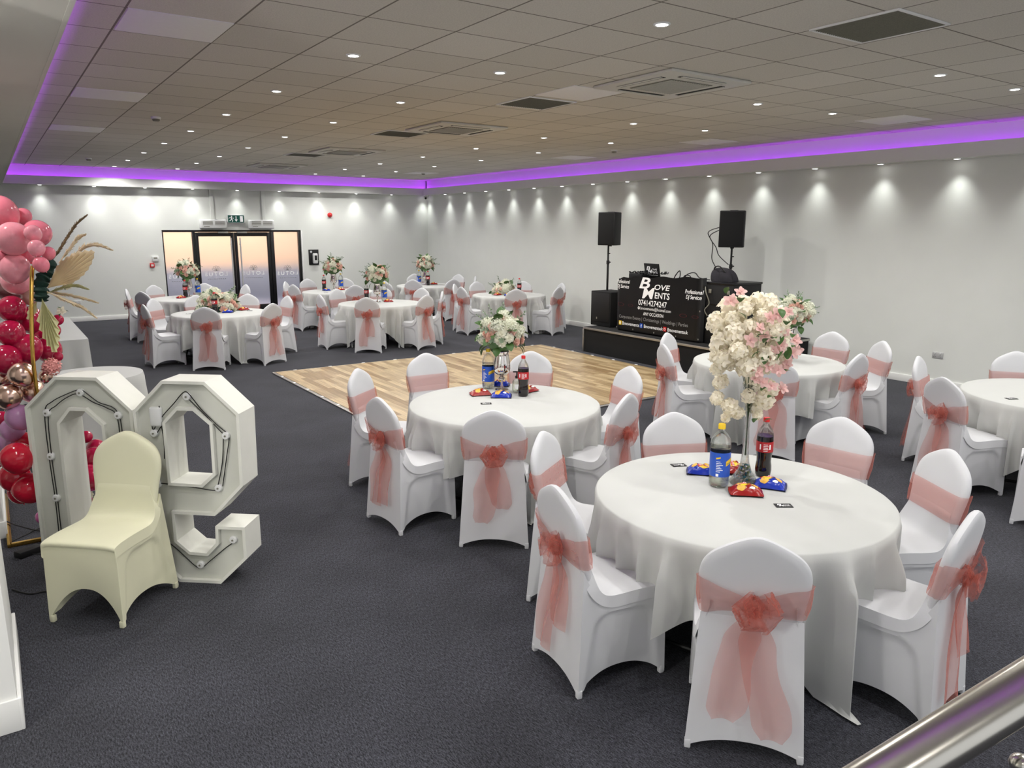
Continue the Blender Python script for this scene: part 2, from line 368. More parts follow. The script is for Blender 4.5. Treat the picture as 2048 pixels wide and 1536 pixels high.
DL = make_downlight(); dl_used = [False]
def downlight(loc, label, group):
    if dl_used[0]: return dup(DL, loc, 0, label, group)
    dl_used[0] = True; DL.location = loc; DL['label'] = label; DL['group'] = group; return DL
P_CEIL, P_WALL = 66, 23
rows = [(2.46, 3.87, 1.875, 9, 'leftmost ceiling row'), (3.73, 3.76, 1.885, 9, 'second ceiling row from the left'), (6.85, 3.58, 1.877, 9, 'third ceiling row from the left'), (8.10, 3.52, 1.882, 9, 'rightmost ceiling row')]
for x, y0, dy, n, nm in rows:
    for k in range(n):
        y = y0+dy*k
        downlight((x, y, ZC), 'lit downlight, %s from the back wall in the %s' % (ORD[n-1-k], nm), 'downlights in the tiled ceiling')
        spot((x, y, ZC-.03), P_CEIL, 160, .6)
    for y in (y0-dy, y0-2*dy, y0-3*dy): spot((x, y, ZC-.03), P_CEIL*.8, 160, .6)
for k in range(14):
    y = 5.10+1.027*k
    downlight((10.405, y, ZS), 'small lit downlight in the right bulkhead lip, %s from the right picture edge' % ORD[k], 'downlights in the right bulkhead')
    spot((10.40, y, ZS-.02), P_WALL, 88, 1, (.97, 1, .96), .06)
for y in (4.07, 3.05, 2.0, 1.0, 0): spot((10.40, y, ZS-.02), P_WALL, 88, 1, (.97, 1, .96), .06)
for k in range(10):
    x = 1.07+1.036*k
    downlight((x, 19.6, ZS), 'small lit downlight in the back bulkhead lip, %s from the left' % ORD[k], 'downlights in the back bulkhead')
    spot((x, 19.6, ZS-.02), P_WALL, 88, 1, (.97, 1, .96), .06)
for y, w in ((2.84, 'nearer'), (3.75, 'farther')):
    downlight((-.02, y, ZS), '%s lit downlight in the plain bulkhead underside, cut by left picture edge' % w, 'downlights in the left bulkhead'); spot((-.02, y, ZS-.02), 42, 140, .7)
for y in (.5, -1.5, 5.6, 7.4, 9.2): spot((-.4, y, ZS-.02), 42, 140, .7)
wl = bpy.data.lights.new('soffit_fill_light', 'POINT'); wl.energy = 150; wl.shadow_soft_size = .12; wl.color = (1, .97, .92)  # added unseen point light that brightens the dim left soffit
wo = bpy.data.objects.new('soffit_fill_light', wl); COL.objects.link(wo); wo.location = (-2.3, 1.6, 1.9)
# ------------------------------------------------------------------ things in the ceiling
def cassette(x, y, word, k):
    t = thing('air_conditioning_cassette', 'square white air conditioning cassette in the ceiling, %s' % word, 'air conditioner', (x, y, ZC), 0, 'ceiling cassettes')
    h = .5; b = MB()
    b.box((0, 0, -.014), (2*h, 2*h, .028), bev=.012); b.build('panel', M['acwhite'], t)
    g = MB().box((0, 0, -.031), (.52, .52, .006), bev=.002).build('grille', M['grille'], t)
    m = MB()
    for i in range(17): m.box((-.24+.03*i, 0, -.036), (.006, .5, .006))
    m.build('grille_slat', M['acwhite'], g)
    for a in range(4):
        T = Matrix.Rotation(a*pi/2, 4, 'Z')
        MB().box((0, .375, -.029), (.56, .05, .004), M=T).build('air_slot', M['slot'], t)
        MB().box((0, .395, -.034), (.55, .03, .006), bev=.002, M=T).build('louvre', M['acwhite'], t)
for i, (y, w) in enumerate([(5.17, 'nearest the camera'), (9.03, 'second from the camera'), (12.75, 'third from the camera'), (16.6, 'nearest the glass doors')]): cassette(5.27, y, w, i)
def vent(y, word):
    t = thing('ceiling_vent', 'square dark return air grille with white edge, %s' % word, 'vent', (4.92, y, ZC), 0, 'ceiling grilles')
    MB().box((0, 0, -.003), (.58, .58, .006)).build('core', M['grille'], t)
    f = MB()
    for a in range(4): f.box((0, .295, -.006), (.605, .02, .012), bev=.003, M=Matrix.Rotation(a*pi/2, 4, 'Z'))
    f.build('frame', M['white'], t)
    m = MB()
    for i in range(24): m.box((-.276+.024*i, 0, -.008), (.003, .57, .006))
    m.build('slat', M['grille'], t)
for y, w in [(3.0, 'closest to the camera at upper right'), (6.76, 'just behind the nearest cassette'), (10.0, 'beside the second cassette'), (13.85, 'beside the third cassette')]: vent(y, w)
for x, y, w in [(4.92, 6.05, 'next to the nearest ceiling cassette'), (9.18, 5.3, 'above the right hand wall nearest the camera'), (9.2, 8.2, 'above the stage beside purple cove'), (9.2, 11.45, 'above the tall speakers beside purple cove'), (8.85, 16.85, 'in the far corner of the ceiling'), (1.16, 5.62, 'with sagged-tile brightness painted in, upper left'), (1.16, 8.8, 'second from front along the left cove'), (1.16, 12.0, 'third along the left cove')]:  # the upper left one paints in the brightness of a sagging tile
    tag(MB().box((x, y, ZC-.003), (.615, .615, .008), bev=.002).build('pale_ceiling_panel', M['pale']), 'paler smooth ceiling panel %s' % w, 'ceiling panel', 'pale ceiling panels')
for x, y, w in [(1.83, 10.22, 'between the left cove and first downlight row'), (1.78, 16.97, 'far left near the back cove'), (8.89, 9.97, 'over the loudspeakers'), (8.83, 16.7, 'in the far right corner')]:
    t = thing('smoke_detector', 'small round white smoke detector %s' % w, 'smoke detector', (x, y, ZC), 0, 'smoke detectors')
    MB().lathe([(.055, 0), (.055, -.018), (.05, -.024)], 20).build('base', M['whiteplastic'], t)
    MB().lathe([(.042, -.024), (.042, -.036), (.034, -.048), (0, -.05)], 20).build('sensor_head', M['grille'], t)
# dome camera in the corner
t = thing('security_camera', 'small white dome security camera in the far room corner', 'camera', (10.30, 19.35, ZS))
MB().lathe([(.07, 0), (.07, -.035), (.055, -.04)], 20).build('mount', M['whiteplastic'], t)
MB().ball((0, 0, -.07), .055).build('dome', M['whiteplastic'], t)
MB().tube([(-.01, -.02, -.075), (-.045, -.05, -.095)], .028, 12).build('camera_eye', M['black'], t)
# ------------------------------------------------------------------ glazed entrance
def doors():
    m = MB()
    m.box((5.12, YB+.06, 2.025), (3.36, .09, .05), bev=.004)
    for x, w in ((3.455, .03), (4.15, .07), (6.05, .09), (6.76, .06)): m.box((x, YB+.06, 1.0), (w, .09, 2.02), bev=.004)
    m.box((3.8, YB+.06, .04), (.7, .09, .08)).box((6.42, YB+.06, .04), (.7, .09, .08))
    fr = struct('trim_7', m, M['blackframe'])
    struct('trim_8', MB().box((6.815, YB+.03, 1.01), (.035, .1, 2.06), bev=.004), M['white'])
    for i, (x0, x1) in enumerate(((3.47, 4.115), (6.095, 6.73))):
        w = tag(MB().box(((x0+x1)/2, YB+.06, 1.04), (x1-x0, .012, 1.92)).build('window_%d' % (i+1), M['frost']), kind='structure'); lotus(w, (x0+x1)/2, .90)
    for i, (x0, x1, hx) in enumerate(((4.19, 5.10, 5.01), (5.11, 6.0, 5.23))):
        d = MB(); y = YB+.05
        d.box((x0+.035, y, 1.0), (.07, .05, 1.98), bev=.004).box((x1-.04, y, 1.0), (.08, .05, 1.98), bev=.004)
        d.box(((x0+x1)/2, y, 1.945), (x1-x0-.14, .05, .1), bev=.004).box(((x0+x1)/2, y, .09), (x1-x0-.14, .05, .17), bev=.004)
        dr = tag(d.build('door_%d' % (i+1), M['blackframe']), kind='structure')
        g = MB().box(((x0+x1)/2, y, 1.035), (x1-x0-.15, .012, 1.73)).build('pane', M['frost'], dr); lotus(g, (x0+x1)/2-.02, .93)
        h = MB(); h.tube([(hx, y-.09, .25), (hx, y-.09, 1.86)], .018, 12)
        for z in (.4, 1.7): h.tube([(hx, y-.09, z), (hx, y-.01, z)], .01, 8)
        h.build('pull_handle', M['satin'], dr)
        MB().box(((x0+x1)/2+(.2 if i == 0 else -.25), y-.03, 1.99), (.24, .05, .04), bev=.005).build('door_closer', M['alu'], dr)
def lotus(par, xc, z):
    """name and flower outline on the outer face of the pane, read in mirror from inside"""
    fn = lambda u, v: (xc-u, YB+.038, z+v)
    m = MB(); put_text(m, fn, 'LOTUS', -.27, 0, size=.13, width=.54, space=1.35, bold=.012); m.build('lettering', M['ink'], par, flat=True)
    m = MB()
    for k in range(9): m.box((xc-.2+.05*k, YB+.038, z-.075), (.032, .002, .012))
    m.build('small_print_line', M['inkgrey'], par)
    m = MB()
    for a, l in ((0, .12), (.55, .12), (-.55, .12), (1.05, .11), (-1.05, .11)):
        pts = []
        for k in range(17):
            q = 2*pi*k/16; r = l/2*(1-cos(q)); w = .028*sin(q)
            pts.append(fn(r*sin(a)+w*cos(a), .13+r*cos(a)-w*sin(a)))
        m.tube(pts, .0035, 5, False)
    m.build('flower_emblem', M['inkgrey'], par)
doors()
# added backdrop walls, coloured for the evening glow through the frosted glass
struct('wall_backdrop_outside', MB().box((5.1, 23.6, 2.2), (12, .2, 4.4)), mat('peach_glow_backdrop', lin(250, 214, 180), .9, noise=.03, nscale=2))
struct('ground_outside', MB().box((5.1, 21.8, -.06), (12, 3.6, .1)), mat('grey_paving', lin(148, 152, 172), .9, noise=.05, nscale=3))
struct('wall_backdrop_outside_low', MB().box((5.1, 23.2, .48), (12, .3, .96), bev=.05), mat('blue_grey_backdrop', lin(146, 152, 166), .9, noise=.04, nscale=2))
area('backdrop_fill_light', (5.1, 21.6, 4.3), (radians(42), 0, 0), 6, 1.5, 310, (1, .89, .83))  # added area light to brighten the backdrop, no fixture stands there
# ------------------------------------------------------------------ things on the walls
def heater(x, word):
    t = thing('air_curtain_heater', 'white over-door air heater with slotted front, %s the exit sign' % word, 'heater', (x, YB, 2.19), 0, 'air heaters above the doors')
    MB().box((0, -.09, 0), (.62, .18, .22), bev=.03, seg=3).build('casing', M['whiteplastic'], t)
    for s in (-1, 1):
        m = MB()
        for k in range(4): m.box((s*.14, -.181, .065-.026*k), (.23, .006, .013))
        m.build('air_slot', M['grille'], t)
    MB().box((-.17, -.181, -.055), (.13, .004, .014)).build('name_strip', M['grille'], t)
heater(4.60, 'left of'); heater(5.76, 'right of')
t = thing('exit_sign', 'green and white running man exit sign above the glass doors', 'exit sign', (5.155, YB-.045, 2.32))
MB().box((0, 0, 0), (.42, .07, .21), bev=.008).build('sign_box', M['whiteplastic'], t)
MB().box((0, -.037, 0), (.385, .004, .175)).build('sign_face', M['green'], t)
m = MB(); y = -.041
def quad(m, pts): m.poly([(p[0], y, p[1]) for p in pts])
m.lathe([(0, 0), (.016, 0)], 14, M=Matrix.Translation((-.105, y, .058)) @ Matrix.Rotation(pi/2, 4, 'X'))
for q in ([(-.125, .04), (-.1, .045), (-.098, -.005), (-.125, -.01)], [(-.12, .04), (-.125, .025), (-.155, .03), (-.165, .0), (-.175, .005), (-.16, .04)], [(-.1, .042), (-.1, .028), (-.075, .015), (-.06, .03), (-.055, .02), (-.072, -.002)],
          [(-.125, -.005), (-.107, -.008), (-.13, -.05), (-.17, -.055), (-.172, -.042), (-.138, -.036)], [(-.118, -.008), (-.098, -.005), (-.072, -.035), (-.085, -.078), (-.098, -.074), (-.09, -.04)]): quad(m, q)
m.build('running_figure', M['ink'], t, flat=True)
m = MB(); quad(m, [(-.008, .065), (.012, .065), (.012, -.02), (-.008, -.02)]); quad(m, [(-.035, -.015), (.039, -.015), (.002, -.07)]); m.build('arrow', M['ink'], t, flat=True)
m = MB(); quad(m, [(.095, .068), (.165, .068), (.165, -.07), (.095, -.07)]); m.build('doorway_symbol', M['ink'], t, flat=True)
t = thing('fire_beacon', 'small red fire alarm beacon high on the back wall', 'alarm', (7.61, YB, 2.44))
MB().lathe([(.062, 0), (.062, .035), (.05, .045)], 20, M=Matrix.Rotation(pi/2, 4, 'X')).build('base', M['red'], t)
MB().lathe([(.045, .045), (.043, .075), (.025, .095), (0, .1)], 20, M=Matrix.Rotation(pi/2, 4, 'X')).build('lens', M['red'], t)
t = thing('hand_sanitiser_station', 'black board with white soap dispenser beside the glass doors', 'dispenser', (7.115, YB, 1.34))
MB().box((0, -.008, 0), (.27, .016, .4), bev=.003).build('backing_board', M['black'], t)
MB().box((.02, -.06, -.03), (.12, .1, .27), bev=.025, seg=3).build('dispenser', M['whiteplastic'], t)
MB().box((.02, -.113, -.01), (.06, .006, .12), bev=.002).build('window_strip', M['black'], t)
MB().lathe([(0, 0), (.028, 0)], 18, M=Matrix.Translation((-.07, -.018, .145)) @ Matrix.Rotation(pi/2, 4, 'X')).build('badge', M['ink'], t, flat=True)
t = thing('fire_call_point', 'small red fire call point left of the glass doors', 'alarm', (3.165, YB, 1.23))
MB().box((0, -.02, 0), (.1, .04, .1), bev=.008).build('box', M['red'], t); MB().box((0, -.042, 0), (.055, .004, .05)).build('glass_panel', M['whiteplastic'], t)
t = thing('wall_control_box', 'small white control box above the red call point', 'wall box', (3.245, YB, 1.38))
MB().box((0, -.025, 0), (.14, .05, .13), bev=.012).build('casing', M['whiteplastic'], t); MB().box((0, -.052, .02), (.08, .004, .03)).build('window_strip', M['grille'], t)
def socket(loc, rz, label):
    t = thing('wall_socket', label, 'socket', loc, rz)
    MB().box((0, -.006, 0), (.146, .012, .086), bev=.003).build('faceplate', M['whiteplastic'] if rz == 0 else M['satin'], t)
    for s in (-1, 1):
        MB().box((s*.035, -.014, .025), (.018, .008, .014), bev=.002).build('switch', M['whiteplastic'], t)
        m = MB(); m.box((s*.035, -.0125, 0), (.005, .002, .01))
        for q in (-1, 1): m.box((s*.035+q*.011, -.0125, -.02), (.008, .002, .005))
        m.build('pin_hole', M['slot'], t)
socket((1.54, YB, .44), 0, 'white double socket low on the back wall at far left')
socket((XR, 5.12, .435), -pi/2, 'metal double socket low on the right wall')
# ------------------------------------------------------------------ wooden dance floor
t = thing('dance_floor', 'portable oak strip dance floor laid on the navy carpet', 'dance floor', (5.75, 8.9, 0))
hx, hy = 2.44, 2.14
MB().box((0, 0, .011), (2*hx, 2*hy, .022)).build('oak_boards', M['wood'], t)
for (c, d) in (((0, hy+.02, .009), (2*hx+.08, .05, .018)), ((0, -hy-.02, .009), (2*hx+.08, .05, .018)), ((hx+.02, 0, .009), (.05, 2*hy, .018)), ((-hx-.02, 0, .009), (.05, 2*hy, .018))):
    MB().box(c, d, bev=.007).build('edge_ramp', M['alu'], t)
m = MB()
for k in range(9):
    q = -hx+.3+.55*k; m.box((q, hy+.02, .02), (.05, .03, .008)); m.box((q, -hy-.02, .02), (.05, .03, .008))
for k in range(8):
    q = -hy+.2+.53*k; m.box((hx+.02, q, .02), (.03, .05, .008)); m.box((-hx-.02, q, .02), (.03, .05, .008))
m.build('edge_clip', M['ink'], t)
# ------------------------------------------------------------------ covered chairs (local: faces +Y, origin on the floor under the seat)
def ss(a, b, x):
    t = min(1, max(0, (x-a)/(b-a))); return t*t*(3-2*t)
LEAN = lambda z: -.172-(z-.46)*.185
HALF = [(.195, .44), (.193, .55), (.2, .65), (.21, .72), (.214, .77), (.211, .81), (.2, .845), (.18, .875), (.152, .9), (.118, .921), (.08, .941), (.042, .957), (.015, .9645)]
def backrest():
    H = [(p[0], p[1]) for p in crom([(a, b, 0) for a, b in HALF], 3)]
    out = H+[(0, .965)]+[(-a, b) for a, b in reversed(H)]; n = len(out)
    def inset(d):
        kx, kz = 1-d/.214, 1-d/.27
        return [(x*kx, max(.44, .66+(z-.66)*kz) if z > .66 else z) for x, z in out]
    rings = [(.05, .023), (.03, .022), (.012, .018), (.003, .01), (0, 0), (.003, -.012), (.012, -.02), (.035, -.024), (.06, -.024)]
    m = MB(); vs = []
    for d, y in rings:
        for x, z in inset(d): vs.append((x, LEAN(z)+y, z))
    fs = [(j*n+i, j*n+(i+1) % n, (j+1)*n+(i+1) % n, (j+1)*n+i) for j in range(len(rings)-1) for i in range(n)]
    def strip(j, rev):   # fill the face with rungs left-right so that it stays smooth
        return [(j*n+i, j*n+i+1, j*n+n-2-i, j*n+n-1-i) for i in range(n//2-1)]+([(j*n+n//2-1, j*n+n//2, j*n+n//2+1)] if n % 2 else [])
    fs += strip(0, 0)+strip(len(rings)-1, 1)
    m.add(vs, fs); return m
def seat():
    P = crom([(*q, 0) for q in [(.205, .435), (.228, .45), (.232, .468), (.215, .48), (.16, .487), (.06, .489), (-.04, .486), (-.1, .489), (-.135, .508), (-.155, .545), (-.17, .6), (-.182, .655), (-.205, .70)]], 3)
    N = len(P)-1; m = MB()
    def fn(a, b):
        y, z, _ = P[round(b*N)]; t = b*N/N
        w = .218-.02*ss(.5, .9, t)-.035*ss(.72, .95, t)-.03*max(0, 1-t/.12)**2*.6
        x = (a*2-1); xx = max(-1, min(1, x*1.1)); drop = max(0, abs(x)*1.1-1)/.1
        edge = .012*abs(xx)**6
        k = ss(.5, .8, t); return (xx*w+(.003*drop if x > 0 else -.003*drop), y-.05*drop*k, z-edge*(1-.7*k)-.06*drop*(1-.55*k))
    m.grid(fn, 22, N); return m
FEET = dict(fl=(-.222, .232), fr=(.222, .232), rl=(-.236, -.262), rr=(.236, -.262))
def skirt():
    m = MB()
    def panel(top, A, B, arch, sag, inn, W, Hh, margin, nu=40, nv=28):
        A = Vector((*A, .012)); B = Vector((*B, .012)); inn = Vector(inn)
        def fn(u, v):
            T = Vector(top(u)); e = abs(2*u-1)
            if margin or arch > .1:
                if v < .5/nv: return T+inn*.06+Vector((0, 0, .004))
                v = (v*nv-1)/(nv-1)
            bot = A.lerp(B, u); bot.z += arch*(1-e**2.3)
            q = T.lerp(bot, v)
            q += inn*(sag*4*u*(1-u)*v**1.6)
            x, y = u*W, v*Hh
            dx = min(x, W-x)-margin*(.55+.75*(1-v)); dy = .452-q.z-margin*.9; r = .09
            if dx < r and dy < r: sd = r-sqrt(max(0, r-dx)**2+max(0, r-dy)**2)
            else: sd = min(dx, dy)
            return q+inn*(.014*ss(0, .028, sd)*(1 if margin else 0))
        m.grid(fn, nu, nv)
    zt = lambda y: .462+.14*max(0, (-.12-y)/.1)**1.6
    def side(s):
        def top(u):
            y = -.222+u*(.446); return (s*(.199+.017*ss(-.2, .0, y)), y, zt(y))
        return top
    panel(side(1), FEET['rr'], FEET['fr'], .085, .028, (-1, 0, 0), .46, .46, .06)
    panel(side(-1), FEET['rl'], FEET['fl'], .085, .028, (1, 0, 0), .46, .46, .06)
    panel(lambda u: (-.216+.432*u, .224, .462), FEET['fl'], FEET['fr'], .19, .03, (0, -1, 0), .43, .45, .0)
    panel(lambda u: (-.199+.398*u, -.222, zt(-.222)), FEET['rl'], FEET['rr'], .05, .012, (0, 1, 0), .43, .5, 0)
    return m
def sash_band():
    m = MB(); w, k = .218, []
    def fn(s, v):
        a = 2*pi*s+pi/2*0; # s=0 at the rear centre
        c, d = sin(a), -cos(a)      # c: side, d: +1 front, -1 rear
        x = w*(1 if c > 0 else -1)*abs(c)**.35
        rear = max(0, -d); t = abs(x)/w
        if d < 0:
            h = .05+.112*t**.9; zc = .675+.022*t; y = -.038-.012*(1-t)**2
        else: h = .148; zc = .695; y = .034
        if abs(d) < .75: y = d/.75*(.038 if d < 0 else .034)
        z = zc+(v-.5)*h+(.004*sin(40*x+3*v) if d < 0 else .0015*sin(14*x))
        pl = .0035*sin(v*20+4*x)*(1.2 if d < 0 else .5)
        xx = x*(1-.06*ss(.62, .6, z)) if False else x
        wz = .215-.022*ss(.7, .56, z) if z < .77 else .218
        return (xx*wz/.2, LEAN(z)+y+(pl if d > 0 else -abs(pl)), z) if False else (x*(wz+.007)/w, LEAN(z)+y+(abs(pl) if d > 0 else -abs(pl)), z)
    m.grid(fn, 72, 9, cu=True); return m
def ribbon(m, P, W, n=24, nw=7, fold=.012, seed=0):
    """hanging or looping strip along path P (centre points), W(t) half width along X-ish"""
    P = crom(P, 8); N = len(P)-1; r = random.Random(seed); ph = r.random()*6
    def fn(a, b):
        i = round(b*N); p = P[i]; t = b; u = a*2-1; w = W(t)
        return (p[0]+u*w, p[1]+fold*sin(u*3.4+ph+3*t)*(.3+t)-.006*abs(u), p[2]+.008*sin(u*4+ph)*t)
    m.grid(fn, nw, N)
def bow(seed):
    r = random.Random(seed); m = MB(); z0 = .668; y0 = LEAN(z0)-.05
    def knot(u, v):
        a = 2*pi*u; b = pi*v-pi/2; k = 1+.2*sin(5*a+seed)+.12*sin(3*b*2)
        return (.036*cos(b)*cos(a)*k, y0+.024*cos(b)*sin(a)*k, z0+.042*sin(b)*k)
    m.grid(knot, 22, 10, cu=True)
    for j in range(5):     # crumpled loops bursting out of the knot
        an = [-.35, .5, -1.25, 3.5, 2.6][j]+r.uniform(-.3, .3); L = [.085, .092, .085, .075, .06][j]*r.uniform(.9, 1.15)
        dx, dz = cos(an), sin(an); w = r.uniform(.028, .04); ph = r.random()*6
        def loop(u, v, dx=dx, dz=dz, L=L, w=w, ph=ph):
            q = 2*pi*u; rr = L*(1-cos(q))/2; th = .03*sin(q)
            k = (v-.5)*2*w*(.35+.9*sin(pi*u)); wob = .008*sin(7*q+ph+4*v)
            return (dx*rr-dz*(k)+wob, y0-.022+th-.012*sin(pi*u), z0+dz*rr+dx*(k)+wob*.7)
        m.grid(loop, 26, 6)
    return m
def tail(seed, side):
    r = random.Random(seed*7+side); m = MB(); z0 = .64; zend = r.uniform(.1, .2) if side < 0 else r.uniform(.06, .3)
    dx = side*r.uniform(.02, .055); back = lambda z: min(LEAN(z), -.205-.055*(1-z/.6))-.024
    P = [(side*.012, LEAN(z0)-.055, z0)]
    for k in range(1, 5):
        z = z0+(zend-z0)*k/4; P.append((side*.012+dx*k/4*1.6+r.uniform(-.012, .012), back(z)-.012*k/4-r.uniform(0, .012), z))
    W = lambda t: .02+.055*ss(0, .28, t)*(1+.1*sin(9*t+seed))-.03*ss(.86, 1, t)*(seed % 2)
    ribbon(m, P, W, fold=.013, seed=seed+side); return m
def make_chair(seed, cov='spandex', sash=True):
    t = thing('banquet_chair' if sash else 'cream_covered_chair', 'white covered banquet chair', 'chair')
    mt = M[cov]
    if seed in CH_MESH and sash:
        parts = CH_MESH[seed]
    link('backrest', SHARED[cov][0], t); link('seat', SHARED[cov][1], t); link('skirt', SHARED[cov][2], t)
    for q in FEET.values():
        o = link('foot_pocket', SHARED[cov][3], t); o.location = (q[0]-.0135*(1 if q[0] > 0 else -1), q[1]-.0125*(1 if q[1] > 0 else -1), 0)
    if sash:
        s = link('sash', SHARED['sash'], t)
        bow(seed).build('bow', M['organza'], s, ang=180)
        tail(seed, -1).build('tail', M['organza'], s, ang=180); tail(seed, 1).build('tail', M['organza'], s, ang=180)
    return remember(t)
CH_MESH = {}
def shared(mb, name, m, ang=40):
    o = mb.build(name, m, ang=ang); me = o.data; bpy.data.objects.remove(o); return me
SHARED = {}
for cov in ('spandex', 'cream'):
    fp = MB().box((0, 0, .022), (.026, .026, .04), bev=.005)
    SHARED[cov] = [shared(backrest(), 'backrest', M[cov]), shared(seat(), 'seat', M[cov], 60), shared(skirt(), 'skirt', M[cov], 30), shared(fp, 'foot_pocket', M[cov])]
SHARED['sash'] = shared(sash_band(), 'sash', M['organza'], 180)
TABLES = {
 'T1': ((3.14, 2.45), [(2.52, 1.89, -48), (2.30, 2.58, -99), (2.69, 3.19, -148), (3.43, 3.08, -204), (4.07, 2.59, -261), (3.93, 2.02, 61), (3.27, 1.64, 9)]),
 'T2': ((3.28, 4.90), [(2.76, 4.22, -38), (2.40, 4.81, -84), (2.62, 5.69, -140), (3.30, 6.02, -181), (4.02, 5.64, -225), (4.19, 4.74, 80), (3.58, 4.14, 22)]),
 'T3': ((6.65, 4.95), [(5.98, 4.39, -50), (5.84, 5.33, -115), (6.35, 5.79, -160), (7.67, 5.02, -266), (7.49, 4.45, 59), (6.71, 4.24, 5)]),
 'T4': ((7.35, 2.50), [(7.12, 3.34, -165), (6.45, 2.85, -111), (7.93, 3.05, -232), (6.31, 2.13, -69)]),
 'T5': ((3.03, 12.85), [(2.66, 12.05, -25), (2.12, 12.72, -84), (2.34, 13.5, -131), (2.92, 13.72, -173), (3.56, 13.55, -217), (3.44, 12.07, 28), (3.93, 12.97, -260)]),
 'T6': ((3.20, 15.85), [(2.34, 16.03, -102), (2.45, 15.40, -59), (2.80, 16.63, -153), (3.57, 16.65, -205), (4.06, 16.02, -259)]),
 'T7': ((5.88, 12.92), [(5.36, 12.21, -36), (5.00, 12.94, -91), (5.55, 13.73, -158), (6.30, 13.80, -207), (6.18, 12.09, 20), (6.65, 12.49, 61), (6.71, 13.22, -250)]),
 'T8': ((6.22, 15.85), [(5.49, 16.34, -124), (5.38, 15.61, -74), (6.02, 16.82, -168), (6.66, 16.61, -210), (6.16, 14.97, -4)]),
 'T9': ((8.72, 16.35), [(8.09, 15.74, -46), (8.75, 15.47, 2), (8.87, 17.21, -190), (9.55, 16.65, -250), (7.32, 15.49, -59), (9.50, 15.94, 62)]),
 'T10': ((8.88, 13.10), [(8.48, 12.32, -27), (8.00, 13.12, -91), (8.80, 13.97, -175), (9.55, 13.66, -230), (9.25, 12.25, 22), (9.86, 12.95, 77), (8.22, 13.72, -132)])}
TN = dict(T1='front table with the tall blossom vase', T2='middle table beside the dance floor', T3='table between stage and right wall', T4='table cut off by the right edge',
          T5='back left table with low flowers', T6='back left table by glass doors', T7='back centre table nearest dance floor', T8='table under the sanitiser board', T9='farthest table in the room corner', T10='back right table with low flowers')
TNS = dict(T1='front vase table', T2='middle table', T3='table by stage', T4='right edge table', T5='back left table', T6='glass door table', T7='back centre table', T8='sanitiser board table', T9='far corner table', T10='back right table')
WHERE = {
 'T1': ['nearest camera with its back to us', 'at the left, bow in full view', 'second on the left, band across its front', 'behind the lemonade bottle', 'behind the cola bottle', 'at the far right facing left', 'at the right front, turned away'],
 'T2': ['closest to us with back square on', 'at the left front, seat in view', 'at the far left beside the wood', 'at the back left on the wood', 'directly behind the cola bottle', 'at the far right on the wood', 'at the right front, bow in view'],
 'T3': ['in front, partly behind blossom vase', 'at the left, bow in view', 'at the left rear, against the stage', 'at the back against the wall', 'at the far right facing left', 'at the right front, bow in view'],
 'T4': ['standing sideways at the left rear', 'at the left with full bow', 'at the back, cut by picture edge', 'in front, only one side in frame'],
 'T5': ['back square to us', 'at the left front, seat in view', 'at the left rear, front in view', 'behind, left of the flowers', 'behind, right of the flowers', 'at the right front, turned away', 'at the far right, facing left'],
 'T6': ['leftmost of all, seen sideways', 'at the left front, turned away', 'behind on the left, against wall', 'behind on the right, before glass', 'seen edge on before the doors'],
 'T7': ['back square to us', 'at the left, seen sideways', 'behind on the left, band in view', 'behind the lemonade bottle', 'at the right front, turned away', 'at the far right facing left', 'behind on the right, band in view'],
 'T8': ['farthest left, facing right', 'at the left front, bow in view', 'behind on the left, against wall', 'behind on the right, beyond lemonade', 'in front on the right, turned away'],
 'T9': ['at the left front, turned away', 'in front on the right, turned away', 'behind the lemonade, against wall', 'behind on the right, band in view', 'far to the left, mostly hidden by flowers', 'at the right, seen edge on'],
 'T10': ['back square to us', 'at the left front, bow in view', 'behind, left of the flowers', 'behind, right of the flowers', 'at the right front, turned away', 'at the far right against wall', 'at the left, leaning back, front in view']}
protos = [make_chair(k) for k in range(1, 6)]
used = set(); cnt = 0
for tn, (c, chairs) in TABLES.items():
    for i, (x, y, rz) in enumerate(chairs):
        lab = 'white pink-sashed chair %s, %s' % (WHERE[tn][i], TNS[tn]); g = 'sashed chairs at the %s' % TN[tn]
        k = cnt % 5; cnt += 1; p = protos[k]
        if k not in used:
            used.add(k); p.location = (x, y, 0); p.rotation_euler = (0, 0, radians(rz)); p['label'] = lab; p['group'] = g
        else: dup(p, (x, y, 0), radians(rz), lab, g)
cc = make_chair(99, 'cream', False); cc['label'] = 'cream covered chair without sash in front of the white numerals'
cc.location = (.37, 4.575, 0); cc.rotation_euler = (0, 0, radians(137))
